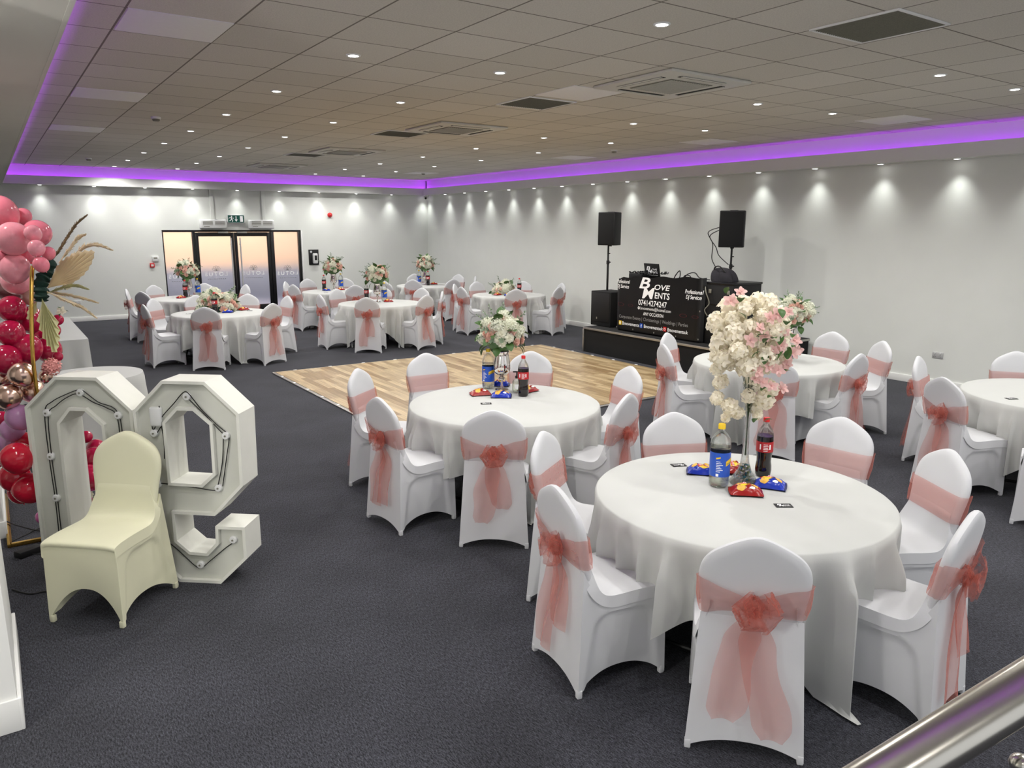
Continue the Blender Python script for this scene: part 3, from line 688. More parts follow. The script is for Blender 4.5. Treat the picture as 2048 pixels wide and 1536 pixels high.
# ------------------------------------------------------------------ round tables and their cloths
TR = .762
def fold_table(tn, c):
    t = thing('round_table', 'round folding banquet table hidden under white cloth, %s' % TN[tn], 'table', (*c, 0), radians(20), 'round tables')
    MB().lathe([(0, .715), (.74, .715), (.755, .722), (.755, .738), (.745, .745), (0, .745)], 48).build('tabletop', M['mdf'], t)
    for s in (-1, 1):
        for q in (-1, 1):
            MB().tube([(s*.25, q*.3, .715), (s*.5, q*.33, .03), (s*.5, q*.33, .0)], .015, 8).build('leg', M['black'], t)
        MB().tube([(s*.5, -.33, .08), (s*.5, .33, .08)], .012, 8).build('leg_brace', M['black'], t)
def cloth(tn, c, chairs, az, half, seed):
    r = random.Random(seed); n1, n2 = 7, 11; p1, p2, p3 = (r.random()*6.28 for _ in range(3))
    seats = []
    for x, y, rz in chairs:
        h = radians(rz)+pi/2; fx, fy = x+.25*cos(h)-c[0], y+.25*sin(h)-c[1]
        seats.append((atan2(fy, fx), sqrt(fx*fx+fy*fy)))
    NA, NR, NV = 300, 6, 26; m = MB(); vs = [(0, 0, .75)]; fs = []
    for j in range(1, NR+1):
        for i in range(NA):
            a = 2*pi*i/NA; q = TR*j/NR*.985; vs.append((q*cos(a), q*sin(a), .7525))
    for i in range(NA):
        a = 2*pi*i/NA; d = (a-radians(az)+pi/4) % (pi/2)-pi/4   # offset from the closest corner
        L = half/cos(pi/4-abs(d))-TR if True else 0
        corner = max(0, 1-abs(d)/.5)
        amp = .115+.0*corner+.015*sin(3*a+p1)
        w1 = sin(9.5*round(2)/2*a+p2+1.3*sin(3*a+p3)); w2 = sin(17*a+p1+.9*sin(2*a)); wave = .6*(1-2*abs(sin(7*a+p2+1.2*sin(3*a+p3)))**.5)+.42*(1-2*abs(sin(14*a+p1+1.1*sin(2*a+p2)))**.5)
        col = []
        for k in range(1, NV+1):
            s = L*k/NV; z = .752-s; q = TR+.006
            if k == 1: z = .752-.006; q = TR-.002
            drop = s
            f = ss(0, .22, drop)
            q += amp*f*wave*(.4+drop)*1.5+.015*f+.05*corner*f
            if z < .008:
                q += (.008-z)*.55; z = .008+.006*(1+sin(9*a))*.5
            for sa, sr in []:
                da = abs((a-sa+pi) % (2*pi)-pi)
                wd = .285/max(sr, .5)
                k2 = 1-ss(wd*.85, wd*1.35, da)
                if k2 > 0 and z < .53 and sr-.02 < q:
                    q = q+(sr-.03-q)*k2*ss(.53, .485, z)
            col.append((q*cos(a), q*sin(a), z))
        cols.append(col)
    base = 1+NR*NA
    for k in range(NV):
        for i in range(NA): vs.append(cols[i][k])
    fs += [(0, 1+i, 1+(i+1) % NA) for i in range(NA)]
    for j in range(NR+NV-1):
        o = 1+j*NA
        fs += [(o+i, o+(i+1) % NA, o+NA+(i+1) % NA, o+NA+i) for i in range(NA)]
    m.add(vs, fs); cols.clear()
    o = m.build('tablecloth', M['linen'], ang=70, loc=(*c, 0))
    tag(o, 'white square tablecloth draped over the %s' % TN[tn], 'tablecloth', 'white tablecloths on the round tables')
cols = []
AZ = dict(T1=-103, T2=165, T3=-165, T4=160, T5=-80, T6=-60, T7=-80, T8=-75, T9=-80, T10=-74)
for i, (tn, (c, ch)) in enumerate(TABLES.items()):
    fold_table(tn, c); cloth(tn, c, ch, AZ[tn], 1.17, 40+i)
# small round cloth-covered table and a long buffet table behind the numerals
def cloth_small():
    m = MB(); R0 = .44; NA = 96; vs = [(0, 0, .75)]; fs = []
    for j in range(1, 4): vs += [(R0*j/3*cos(2*pi*i/NA), R0*j/3*sin(2*pi*i/NA), .75) for i in range(NA)]
    for k in range(1, 15):
        z = .75-.735*k/14; f = k/14
        for i in range(NA):
            a = 2*pi*i/NA; q = R0+.01+.05*f+.035*f*sin(9*a+.8*sin(2*a)); vs.append((q*cos(a), q*sin(a), z))
    fs = [(0, 1+i, 1+(i+1) % NA) for i in range(NA)]
    for j in range(16):
        o = 1+j*NA; fs += [(o+i, o+(i+1) % NA, o+NA+(i+1) % NA, o+NA+i) for i in range(NA)]
    m.add(vs, fs); return m
tag(cloth_small().build('tablecloth', M['linen'], ang=70, loc=(.68, 8.08, 0)), 'white cloth to the floor on the small round table behind the numerals', 'tablecloth')
t = thing('small_round_table', 'small round table wholly under white cloth behind the numerals', 'table', (.68, 8.08, 0))
MB().lathe([(0, .72), (.42, .72), (.43, .742), (0, .744)], 32).build('tabletop', M['mdf'], t); MB().lathe([(.2, 0), (.2, .02), (.03, .05), (.03, .72)], 20).build('pedestal', M['black'], t)
def cloth_long():
    m = MB(); x0, x1, y0, y1 = -.02, .90, 10.72, 13.5; per = []
    n = 24
    for k in range(n): per.append((x0+(x1-x0)*k/n, y0, 0, -1))
    for k in range(n*2): per.append((x1, y0+(y1-y0)*k/(2*n), 1, 0))
    for k in range(n): per.append((x1-(x1-x0)*k/n, y1, 0, 1))
    for k in range(n*2): per.append((x0, y1-(y1-y0)*k/(2*n), -1, 0))
    N = len(per); vs = []; NV = 10
    for k in range(NV+1):
        f = k/NV
        for i, (x, y, nx, ny) in enumerate(per):
            q = .008+.03*f+.03*f*sin(i*.9+.5*sin(i*.3)); vs.append((x+nx*q, y+ny*q, .752-.74*f))
    fs = [(j*N+i, j*N+(i+1) % N, (j+1)*N+(i+1) % N, (j+1)*N+i) for j in range(NV) for i in range(N)]+[tuple(range(N))]
    m.add(vs, fs); return m
tag(cloth_long().build('tablecloth', M['linen'], ang=50), 'white cloth on the long buffet table behind the balloons at left', 'tablecloth')
t = thing('buffet_table', 'long rectangular table under white cloth behind the balloons', 'table', (.44, 12.1, 0))
MB().box((0, 0, .73), (.9, 2.74, .03)).build('tabletop', M['mdf'], t)
for s in (-1, 1):
    for q in (-1, 1): MB().tube([(s*.36, q*1.2, .715), (s*.36, q*1.2, 0)], .015).build('leg', M['black'], t)
# ------------------------------------------------------------------ white marquee numerals seen from behind, with cables
def inset_poly(P, d):
    n = len(P); r = []
    for i in range(n):
        a, b, c = Vector(P[i-1]), Vector(P[i]), Vector(P[(i+1) % n])
        e1, e2 = (b-a).normalized(), (c-b).normalized(); n1, n2 = Vector((-e1.y, e1.x)), Vector((-e2.y, e2.x))
        k = (n1+n2); k = k/max(.3, k.dot(n1)) if k.length > 1e-6 else n1
        r.append((b.x+k.x*d, b.y+k.y*d))
    return r
def area2(P): return sum(P[i-1][0]*P[i][1]-P[i][0]*P[i-1][1] for i in range(len(P)))/2
def filled(m, outer, hole, y):
    b = bmesh.new()
    for P in (outer, hole):
        vs = [b.verts.new((p[0], y, p[1])) for p in P]
        for i in range(len(vs)): b.edges.new((vs[i-1], vs[i]))
    bmesh.ops.triangle_fill(b, use_beauty=True, edges=b.edges[:]); m.bm(b)
def wall(m, P, y0, y1): 
    for i in range(len(P)):
        a, b = P[i-1], P[i]; m.add([(a[0], y0, a[1]), (b[0], y0, b[1]), (b[0], y1, b[1]), (a[0], y1, a[1])], [(0, 1, 2, 3)])
def ring(m, P, Q, y):
    n = len(P)
    for i in range(n): m.add([(P[i-1][0], y, P[i-1][1]), (P[i][0], y, P[i][1]), (Q[i][0], y, Q[i][1]), (Q[i-1][0], y, Q[i-1][1])], [(0, 1, 2, 3)])
def numeral(name, label, loc, outer, hole, sockets, cables, D=.21):
    if area2(outer) < 0: outer = outer[::-1]
    if area2(hole) > 0: hole = hole[::-1]
    t = thing(name, label, 'marquee number', loc, radians(-39.7))
    t_ = .018; oi, hi = inset_poly(outer, t_), inset_poly(hole, t_)
    m = MB()
    for P, Q in ((outer, oi), (hole, hi)):
        wall(m, P, 0, D); ring(m, P, Q, 0); ring(m, P, Q, D); wall(m, Q, 0, .03); wall(m, Q, D-.03, D)
    m.build('frame', M['mdf'], t, ang=20)
    m = MB(); filled(m, oi, hi, .028); m.build('back_panel', M['mdfpanel'], t)
    m = MB(); filled(m, oi, hi, D-.028); m.build('front_panel', M['mdf'], t)
    for x, z in sockets:
        T = Matrix.Translation((x, .028, z)) @ Matrix.Rotation(pi/2, 4, 'X')
        s = MB().lathe([(.024, 0), (.024, .014), (.019, .02), (0, .021)], 18, M=T).build('bulb_socket', M['whiteplastic'], t)
        MB().lathe([(.006, .0205), (.006, .0245), (0, .025)], 8, M=T).build('screw', M['grille'], s)
    for c in cables:
        m = MB(); m.tube(crom([(x, .014+.004*(i % 2), z) for i, (x, z) in enumerate(c)], 5), .003, 6); m.build('cable', M['rubber'], t)
    return t
nine = [(0, 0), (.265, 0), (.44, .17), (.44, .372), (.257, .372), (.252, .262), (.188, .195), (.085, .2), (.008, .268), (.008, .44), (.261, .437), (.448, .63), (.456, 1.07), (.262, 1.256), (0, 1.256), (-.19, 1.07), (-.19, .17)]
n9 = numeral('marquee_numeral_nine', 'white wooden light-up numeral 9 seen from behind with black cable loops', (.738, 4.68, 0), nine,
    [(.003, 1.0), (.082, 1.081), (.177, 1.081), (.272, .998), (.268, .7), (.192, .632), (.003, .637)],
    [(.14, 1.162), (.358, .932), (.288, .608), (-.082, .935), (.354, .282), (.134, .111), (-.09, .62), (-.095, .29)],
    [[(-.082, .955), (-.02, 1.04), (.06, 1.12), (.12, 1.185), (.155, 1.18), (.22, 1.09), (.31, 1.0), (.372, .945)], [(.15, 1.15), (.25, 1.045), (.345, .945), (.378, .93), (.355, .8), (.315, .62)], [(.345, .92), (.325, .77), (.29, .63), (.27, .592), (.12, .61), (-.03, .622), (-.11, .63)], [(-.09, .61), (-.1, .45), (-.095, .3), (0, .2), (.1, .105), (.14, .092), (.2, .14), (.3, .225), (.36, .268)],
     [(-.075, .92), (-.03, .99), (-.028, 1.06), (-.035, 1.1), (-.03, 1.0), (-.025, .88), (-.03, .78)], [(-.082, .92), (-.09, .98), (-.075, 1.0)]])
MB().box((-.06, .02, 1.036), (.075, .036, .12), bev=.016, seg=3).build('transformer_box', M['whiteplastic'], n9)
numeral('marquee_numeral_zero', 'white wooden light-up numeral 0 seen from behind, left of the 9', (.236, 5.162, 0),
    [(0, 1.256), (.265, 1.256), (.467, 1.062), (.467, .19), (.265, 0), (0, 0), (-.217, .17), (-.213, 1.065)], [(0, .965), (.075, 1.05), (.168, 1.05), (.265, .96), (.265, .3), (.17, .205), (.075, .205), (-.004, .3)],
    [(.142, 1.158), (-.088, 1.028), (-.096, .755), (-.095, .487), (-.097, .219), (.366, 1.024), (.37, .755), (.37, .487)],
    [[(-.105, .215), (-.103, .48), (-.105, .75), (-.1, 1.03), (-.04, 1.1), (.05, 1.145), (.13, 1.175), (.16, 1.172), (.25, 1.105), (.37, 1.035), (.378, .75), (.378, .49)], [(-.088, .23), (-.088, .5), (-.088, .75), (-.08, 1.01), (-.02, 1.075), (.06, 1.13), (.135, 1.15), (.22, 1.1), (.3, 1.07), (.36, 1.01), (.362, .75), (.362, .5)]])
# ------------------------------------------------------------------ balloon garland on a gold stand
BALLOONS = [
(.087, 5.837, 2.208, .107, 'P', 'large pink balloon at the very top, cut by the left edge'),
(.211, 5.934, 2.191, .052, 'P', 'small pink balloon topmost on the right of the garland'),
(.134, 5.580, 2.053, .097, 'L', 'largest pale pink balloon, second row from garland top'),
(.267, 5.744, 2.082, .083, 'P', 'medium pink balloon at the upper right of the garland'),
(.234, 5.459, 2.087, .048, 'L', 'small pale pink balloon in front of the upper right one'),
(.238, 5.372, 2.000, .048, 'L', 'small pale pink balloon above the gold pole tip'),
(.300, 5.446, 1.967, .040, 'P', 'little pink balloon farthest right, beside the palm leaves'),
(.251, 5.340, 1.905, .045, 'P', 'little pink balloon hanging just right of the pole tip'),
(.120, 5.606, 1.872, .089, 'L', 'large pale pink balloon left of the gold pole tip'),
(.127, 5.766, 1.786, .086, 'L', 'palest pink balloon lowest of the pink group'),
(.201, 5.696, 1.956, .047, 'P', 'small pink balloon wedged under the largest pale one'),
(.234, 5.791, 1.930, .042, 'R', 'small coral balloon behind the pole tip'),
(.054, 5.608, 1.946, .037, 'P', 'small pink balloon at left edge between two large ones'),
(.082, 6.029, 1.726, .086, 'D', 'dark mauve balloon peeking out under the pink group'),
(.187, 5.761, 1.685, .051, 'B', 'dusty beige balloon behind the gold pole'),
(.081, 5.693, 1.617, .082, 'C', 'crimson balloon topmost on the left of the crimson group'),
(.172, 5.795, 1.534, .084, 'C', 'crimson balloon directly behind the gold pole'),
(.058, 5.611, 1.473, .081, 'C', 'crimson balloon second down at the left edge'),
(.133, 5.597, 1.375, .088, 'C', 'crimson balloon left of pole, just above rose gold ones'),
(.015, 5.540, 1.323, .089, 'C', 'crimson balloon lowest at the left edge, above rose gold'),
(.254, 5.811, 1.327, .083, 'C', 'crimson balloon right of the pole behind the palm leaf'),
(.290, 5.537, 1.319, .030, 'C', 'tiny crimson balloon beside the pink hydrangea'),
(.322, 5.693, 1.534, .034, 'C', 'tiny crimson balloon under the cream flower'),
(.297, 5.874, 1.447, .047, 'C', 'small crimson balloon at right edge below the tiny one'),
(.239, 6.024, 1.397, .068, 'C', 'crimson balloon deep behind the long palm leaf'),
(.087, 5.410, 1.245, .076, 'M', 'shiny rose gold balloon, upper large one by the pole'),
(-.020, 5.654, 1.188, .057, 'M', 'shiny rose gold balloon, upper one cut by left edge'),
(.001, 5.435, 1.114, .076, 'M', 'shiny rose gold balloon, lower one at left edge'),
(.132, 5.530, 1.109, .072, 'M', 'shiny rose gold balloon behind the numeral 0 shoulder'),
(.214, 5.676, 1.173, .042, 'M', 'small shiny rose gold balloon under the pink hydrangea'),
(.043, 5.434, .976, .077, 'V', 'lilac balloon, top one of three beside the numeral 0'),
(-.002, 5.563, .874, .072, 'V', 'lilac balloon, middle one of three beside the numeral 0'),
(-.022, 5.672, .761, .074, 'V', 'lilac balloon, bottom one of three beside the numeral 0'),
(-.053, 5.791, .904, .049, 'C', 'small crimson balloon at left edge above the lilac ones'),
(.004, 5.341, .744, .094, 'S', 'largest red balloon left of the numeral 0'),
(.053, 5.566, .790, .057, 'S', 'small red balloon above the largest red one'),
(-.025, 5.506, .585, .088, 'S', 'red balloon under the largest red one, at left'),
(.043, 5.442, .514, .094, 'S', 'red balloon lowest, touching the left side of numeral 0'),
(-.084, 5.689, .659, .042, 'S', 'small red balloon poking out at the left edge'),
(-.007, 5.700, .420, .072, 'S', 'dark red balloon tucked behind the lowest red ones'),
(.100, 5.775, .200, .044, 'K', 'small candy pink balloon left of the numeral 0 foot'),
(.411, 5.796, .709, .041, 'C', 'small crimson balloon highest inside the numeral 0 opening'),
(.467, 5.854, .603, .063, 'C', 'crimson balloon second inside the numeral 0 opening'),
(.439, 5.679, .566, .089, 'C', 'largest crimson balloon inside the numeral 0 opening'),
(.386, 5.512, .498, .086, 'C', 'crimson balloon lowest inside the numeral 0 opening'),
(.402, 5.684, .241, .059, 'K', 'candy pink balloon upper one inside numeral 0 opening'),
(.369, 5.511, .200, .057, 'K', 'candy pink balloon lower one inside numeral 0 opening')]
def balloon_mesh(k):
    m = MB(); prof = []
    for j in range(17):
        a = pi*j/16; r = sin(a)*(1-.07*cos(a)) ; prof.append((r, -cos(a)*1.06))
    prof[0] = (0, -1.06); prof[-1] = (0, 1.06); m.lathe(prof, 24); return m
BM_ = {}
for x, y, z, r, k, lab in BALLOONS:
    if k not in BM_:
        BM_[k] = (shared(balloon_mesh(k), 'balloon', BAL[k]), shared(MB().lathe([(.05, 0), (.03, .05), (.045, .1), (.11, .17), (.12, .19)], 12), 'neck', BAL[k]))
    t = thing('balloon', lab, 'balloon', (x, y, z), RND.random()*6, 'balloons of the garland'); t.scale = (r, r, r)
    v = Vector((x-.14, y-5.75, 0)); t.rotation_euler = (RND.uniform(-.5, .5), RND.uniform(-.5, .5)+.3, RND.random()*6)
    link('body', BM_[k][0], t); o = link('neck', BM_[k][1], t); o.location = (0, 0, -1.2)
t = thing('gold_balloon_stand', 'gold tube stand holding the balloon garland behind the numeral 0', 'stand', (0, 0, 0))
MB().tube(crom([(0.209, 5.433, 1.892), (0.195, 5.393, 1.814), (0.172, 5.335, 1.634), (0.151, 5.315, 1.406), (0.147, 5.338, 1.255), (0.151, 5.431, 1.028), (0.16, 5.62, 0.5), (0.18, 5.8, 0.02)], 5), .0115, 12).build('pole', M['gold'], t)
MB().box((-.105, 6.45, .014), (.028, 1.2, .028), bev=.003).build('base_bar', M['gold'], t)
MB().box((.17, 5.865, .014), (.55, .028, .028), bev=.003).build('base_bar', M['gold'], t); MB().box((.17, 7.035, .014), (.55, .028, .028), bev=.003).build('base_bar', M['gold'], t)
# dried leaves and flowers tied to the garland
def fan_leaf(label, base, tip, spread, col, ribs=13, fold=.018):
    a, b = Vector(base), Vector(tip); d = b-a; L = d.length; d.normalize()
    s = d.cross(Vector((.56, .82, 0))).normalized(); nrm = s.cross(d); m = MB(); n = ribs*2
    def fn(u, v):
        t_ = (u-.5)*2; th = t_*spread; l = L*(1-.6*abs(t_)**1.15)*(1-.04*(round(u*n) % 2))
        k = v*l; z = (fold if round(u*n) % 2 else -fold)*v
        return a+(d*cos(th*.62*(1+.3*v))+s*sin(th*.62*(1+.3*v)))*k+nrm*(z+.06*v*v*(u-.5))
    m.grid(fn, n, 8)
    return tag(m.build('dried_palm_leaf', M[col], ang=15), label, 'dried leaf', 'dried leaves of the garland')
fan_leaf('large cream dried palm fan pointing right beside the pink balloons', (.272, 5.473, 1.755), (.545, 5.344, 1.985), .62, 'palm')
fan_leaf('greenish dried palm fan hanging down beside the gold pole', (.237, 5.421, 1.70), (.27, 5.315, 1.365), .34, 'palmgreen', 9)
fan_leaf('small dried palm spear drooping left of the gold pole', (.215, 5.52, 1.677), (.15, 5.53, 1.558), .3, 'palmgreen', 5, .006)
def plume(label, P, r, col, leafy=False):
    m = MB(); C_ = crom(P, 8); N = len(C_)-1; rr = random.Random(len(label))
    m.tube(C_, .004, 6)
    for i in range(3, N+1):
        p = C_[i]; t = (C_[i]-C_[i-1]).normalized(); w = r*sin(pi*min(1, .15+.85*i/N)**.8)+.004
        for k in range(5):
            v = Vector((rr.uniform(-1, 1), rr.uniform(-1, 1), rr.uniform(-1, 1))); v = (v-t*v.dot(t)).normalized()
            q = p+v*w*rr.uniform(.6, 1)+t*.035; e = t.cross(v)*.006
            m.add([p-e, p+e, q+e*.4, q-e*.4], [(0, 1, 2, 3)])
    m.tube([C_[i] for i in range(3, N+1)], [max(.003, r*.55*sin(pi*min(1, .12+.88*i/N))) for i in range(3, N+1)], 7)
    return tag(m.build('pampas_plume' if not leafy else 'dried_blade_leaf', M[col]), label, 'dried grass' if not leafy else 'dried leaf', 'dried grasses of the garland')
plume('long brown dried leaf rising highest above the garland', [(.32, 5.604, 1.913), (.389, 5.582, 2.015), (.468, 5.558, 2.132), (.517, 5.536, 2.181)], .012, 'palmbrown', True)
plume('short pampas plume behind the palm fan', [(.36, 5.63, 1.90), (.446, 5.605, 2.014), (.476, 5.594, 2.051), (.499, 5.582, 2.067)], .016, 'palm')
plume('long curved pampas plume reaching right above the palm fan', [(.40, 5.74, 1.88), (.506, 5.681, 1.989), (.576, 5.639, 2.012), (.643, 5.588, 1.989)], .02, 'palm')
plume('upper of three pampas plumes pointing right under the fan', [(.27, 5.533, 1.72), (.368, 5.47, 1.76), (.421, 5.436, 1.766), (.465, 5.403, 1.754)], .013, 'palmgreen')
plume('middle of three pampas plumes pointing right under the fan', [(.27, 5.59, 1.73), (.38, 5.511, 1.707), (.443, 5.464, 1.691), (.51, 5.412, 1.667)], .013, 'palm')
plume('lowest of three pampas plumes drooping right under the fan', [(.27, 5.467, 1.735), (.368, 5.389, 1.679), (.427, 5.34, 1.646), (.485, 5.287, 1.595)], .015, 'palm')
tag(MB().tube(crom([(.31, 5.53, 1.935), (.285, 5.529, 1.849), (.25, 5.51, 1.798), (.238, 5.50, 1.728), (.235, 5.50, 1.675)], 6), [.012]+[.03+.018*sin(i*.9)**2 for i in range(23)]+[.03], 12).build('dark_green_binding', M['wrapgreen']), 'dark green foam binding that holds the dried leaves on the pole', 'binding')
# ------------------------------------------------------------------ flowers
def petal(m, ang, r0, r1, h0, h1, w, curl=.0, cup=.3, n=3, M_=None):
    def fn(u, v):
        a = ang+(u-.5)*w*(sin(pi*min(.96, .18+.72*v)))*1.1; e = (2*u-1)**2
        r = r0+(r1-r0)*v-cup*.25*(r1-r0)*e*v; z = h0+(h1-h0)*v**.8-curl*v**3+cup*.1*e*v*(h1-h0)
        p = Vector((r*cos(a), r*sin(a), z)); return M_ @ p if M_ else p
    m.grid(fn, n, n)
def rose_mesh():
    m = MB(); r = random.Random(3)
    for n, r0, r1, h0, h1, w, c in ((3, .02, .22, .0, .62, 2.2, .05), (4, .06, .38, -.05, .6, 1.9, .1), (5, .1, .62, -.15, .5, 1.6, .18), (6, .12, .82, -.25, .46, 1.45, .3), (7, .15, .97, -.35, .2, 1.3, .25)):
        o = r.random()*6
        for k in range(n): petal(m, o+2*pi*k/n, r0, r1, h0, h1, w, c)
    m.ball((0, 0, .1), .3, 8, 6); m.lathe([(.12, -.5), (.3, -.3), (.2, -.1)], 8); return m
def dirs(n, zmin=-.3):
    out = []
    for i in range(n):
        z = 1-(1-zmin)*(i+.5)/n; a = i*2.39996; q = sqrt(1-z*z); out.append(Vector((q*cos(a), q*sin(a), z)))
    return out
def frame(d): return d.to_track_quat('Z', 'Y').to_matrix().to_4x4()
def hyd_mesh(n=46, fl=.3):
    m = MB(); r = random.Random(5); m.ball((0, 0, 0), .72, 10, 8)
    for d in dirs(n, -.55):
        T = Matrix.Translation(d*r.uniform(.72, .9)) @ frame(d) @ Matrix.Rotation(r.random()*6, 4, 'Z')
        for k in range(4): petal(m, k*pi/2, .02, fl, 0, .05+r.random()*.1, 1.3, .0, .3, 2, T)
    return m
def blossom_mesh(n=5, seed=1):
    m = MB(); r = random.Random(seed)
    for k in range(n): petal(m, 2*pi*k/n+r.uniform(-.2, .2), .05, 1*r.uniform(.85, 1.1), 0, r.uniform(.25, .55), 1.35, .12, .5, 3)
    for k in range(n-1): petal(m, 2*pi*k/n+.6, .03, .6, .05, .6, 1.3, .05, .5, 2)
    m.ball((0, 0, .12), .14, 6, 5); return m
def cluster_mesh(seed):
    m = MB(); r = random.Random(seed)
    for d in dirs(17, -.8):
        T = Matrix.Translation(d*r.uniform(.45, .62)) @ frame(d) @ Matrix.Rotation(r.random()*6, 4, 'Z') @ Matrix.Diagonal((.52, .52, .52, 1))
        for k in range(5): petal(m, 2*pi*k/5+r.uniform(-.2, .2), .04, r.uniform(.8, 1.15), 0, r.uniform(.15, .6), 1.4, .2, .6, 3, T)
    m.ball((0, 0, 0), .4, 8, 6); return m
def leaf_mesh():
    m = MB()
    def fn(u, v): w = .34*sin(pi*(.04+.94*v))**.8; x = (u*2-1)*w; return (x, v, .12*sin(pi*v)+.25*abs(x)-.1*v*v)
    m.grid(fn, 4, 7); return m
def sprig_mesh():
    m = MB(); r = random.Random(2); m.tube([(0, 0, 0), (.02, 0, .5), (.08, .03, 1)], .015, 5)
    for k in range(15):
        t = .12+.88*k/15; a = k*2.4; d = Vector((cos(a), sin(a), .55)).normalized(); p = Vector((.08*t*t, .03*t*t, t)); L = .26*(1.1-.6*t)
        T = Matrix.Translation(p) @ frame(d) @ Matrix.Rotation(pi/2, 4, 'X') if False else None
        s = d.cross(Vector((0, 0, 1))).normalized()*L*.32
        m.add([p, p+d*L*.45+s, p+d*L, p+d*L*.45-s], [(0, 1, 2, 3)])
    return m
FL = {k: shared(f(), n, M[c], 60) for k, f, n, c in (('rp', rose_mesh, 'rose', 'rosepink'), ('rw', rose_mesh, 'rose', 'rosewhite'), ('hy', hyd_mesh, 'hydrangea_head', 'hyd'), ('hp', hyd_mesh, 'hydrangea_head', 'hydpink'),
    ('pb', blossom_mesh, 'pink_blossom', 'pinkpetal'), ('cb', blossom_mesh, 'cream_blossom', 'creampetal'), ('c1', lambda: cluster_mesh(1), 'blossom_cluster', 'creampetal'), ('c2', lambda: cluster_mesh(2), 'blossom_cluster', 'creampetal'), ('lf', leaf_mesh, 'leaf', 'leaf'), ('sp', sprig_mesh, 'eucalyptus_sprig', 'sage'))}
NAMES = dict(rp='rose', rw='rose', hy='hydrangea_head', hp='hydrangea_head', pb='pink_blossom', cb='cream_blossom', c1='blossom_cluster', c2='blossom_cluster', lf='leaf', sp='eucalyptus_sprig')
def put(par, k, p, d, s, roll=0):
    o = link(NAMES[k], FL[k], par); d = Vector(d).normalized()
    o.matrix_local = Matrix.Translation(p) @ frame(d) @ Matrix.Rotation(roll, 4, 'Z') @ Matrix.Diagonal((s, s, s, 1)); return o
def rose_ball(label, loc, R_, seed, pink=.5, low=False, n=44, lf=26, hyd=.08):
    r = random.Random(seed); t = thing('flower_arrangement', label, 'flowers', loc, r.random()*6, 'rose and hydrangea arrangements' if not low else 'low flower domes')
    zs = .95 if not low else 1.0; zmin = -.32 if not low else .02
    m = MB(); m.ball((0, 0, 0), R_*.74, 16, 10, (1, 1, .9)) if not low else m.lathe([(R_*.8, 0), (R_*.78, R_*.3), (R_*.55, R_*.62), (0, R_*.76)], 20)
    m.build('foliage_core', M['wrapgreen'] if low else M['leaf'], t)
    for i, d in enumerate(dirs(n, zmin)):
        d = (d+Vector((r.uniform(-.1, .1), r.uniform(-.1, .1), r.uniform(-.1, .1)))).normalized(); q = r.random()
        k = 'hy' if q < hyd else ('rp' if q < hyd+(1-hyd)*pink else 'rw'); s = {'hy': .066, 'rp': .043, 'rw': .047}[k]*r.uniform(.85, 1.2)*R_/.21
        p = Vector((d.x, d.y, d.z*zs))*R_*r.uniform(.8, .9); put(t, k, p, d, s, r.random()*6)
    for d in dirs(lf, zmin-.25 if not low else -.02):
        d = (d+Vector((r.uniform(-.25, .25), r.uniform(-.25, .25), r.uniform(-.25, .05)))).normalized(); put(t, 'lf', d*R_*.72, d+Vector((0, 0, .2)), .085*R_/.21, r.random()*6) if False else leaf_on(t, d, R_, r)
    for k in range(9):
        d = Vector((r.uniform(-1, 1), r.uniform(-1, 1), r.uniform(-.1, 1))).normalized(); put(t, 'sp', d*R_*.7, d, .16*R_/.21*r.uniform(.8, 1.15), r.random()*6)
    return t
def leaf_on(t, d, R_, r):
    o = link('leaf', FL['lf'], t); s = .095*R_/.21*r.uniform(.8, 1.2)
    q = (d+Vector((0, 0, -.35 if d.z < .2 else .1))).normalized()
    o.matrix_local = Matrix.Translation(d*R_*.74) @ q.to_track_quat('Y', 'Z').to_matrix().to_4x4() @ Matrix.Rotation(r.uniform(-.8, .8), 4, 'Y') @ Matrix.Diagonal((s*1.2, s, s, 1))
def silver_vase(loc, label, h=.34):
    t = thing('silver_vase', label, 'vase', loc, 0, 'silver goblet vases'); k = h/.36
    MB().lathe([(0, 0), (.062, 0), (.064, .006), (.05, .012), (.014, .02), (.010, .05), (.010, .085)], 28).build('foot', M['silver'], t)
    MB().lathe([(.010, .085), (.026, .095), (.03, .108), (.024, .12), (.012, .127), (.02, .133)], 24).build('knop', M['silver'], t)
    MB().lathe([(.02, .133), (.055, .15), (.074, .175), (.08, .205), (.076, .26), (.064, .31), (.062, .345), (.07, .36), (.066, .36), (.058, .345), (.06, .31), (.07, .26)], 32).build('bowl', M['silver'], t)
    t.scale = (k, k, k); return t
ZT = .754
rose_ball('ball of blush roses and white hydrangea on the middle table', (3.535, 5.325, ZT+.47), .205, 6, .5, n=62, lf=34, hyd=.16); silver_vase((3.535, 5.325, ZT), 'silver goblet vase on the middle table')
rose_ball('rose ball of the table by the stage, half behind cream blossom', (7.0, 4.95, 1.22), .2, 8, .5, n=60, hyd=.14); silver_vase((7.0, 4.95, ZT), 'silver goblet vase on the table by stage, hidden by blossom')
for x, y, z, sd, nm in [(3.25, 16.3, 1.24, 12, 'before the glass doors'), (5.93, 13.15, 1.24, 13, 'on the back centre table'), (6.34, 16.4, 1.24, 14, 'on the table under the sanitiser board'), (8.72, 16.5, 1.24, 15, 'on the far corner table')]:
    rose_ball('ball of pale roses on a tall silver vase %s' % nm, (x, y, z), .23, sd, .5, n=58, lf=20); silver_vase((x, y, ZT), 'silver goblet vase %s' % nm)
rose_ball('low dome of dusky and ivory roses on the back left table', (3.08, 13.2, ZT), .33, 17, .5, True, n=60, lf=20, hyd=.12)
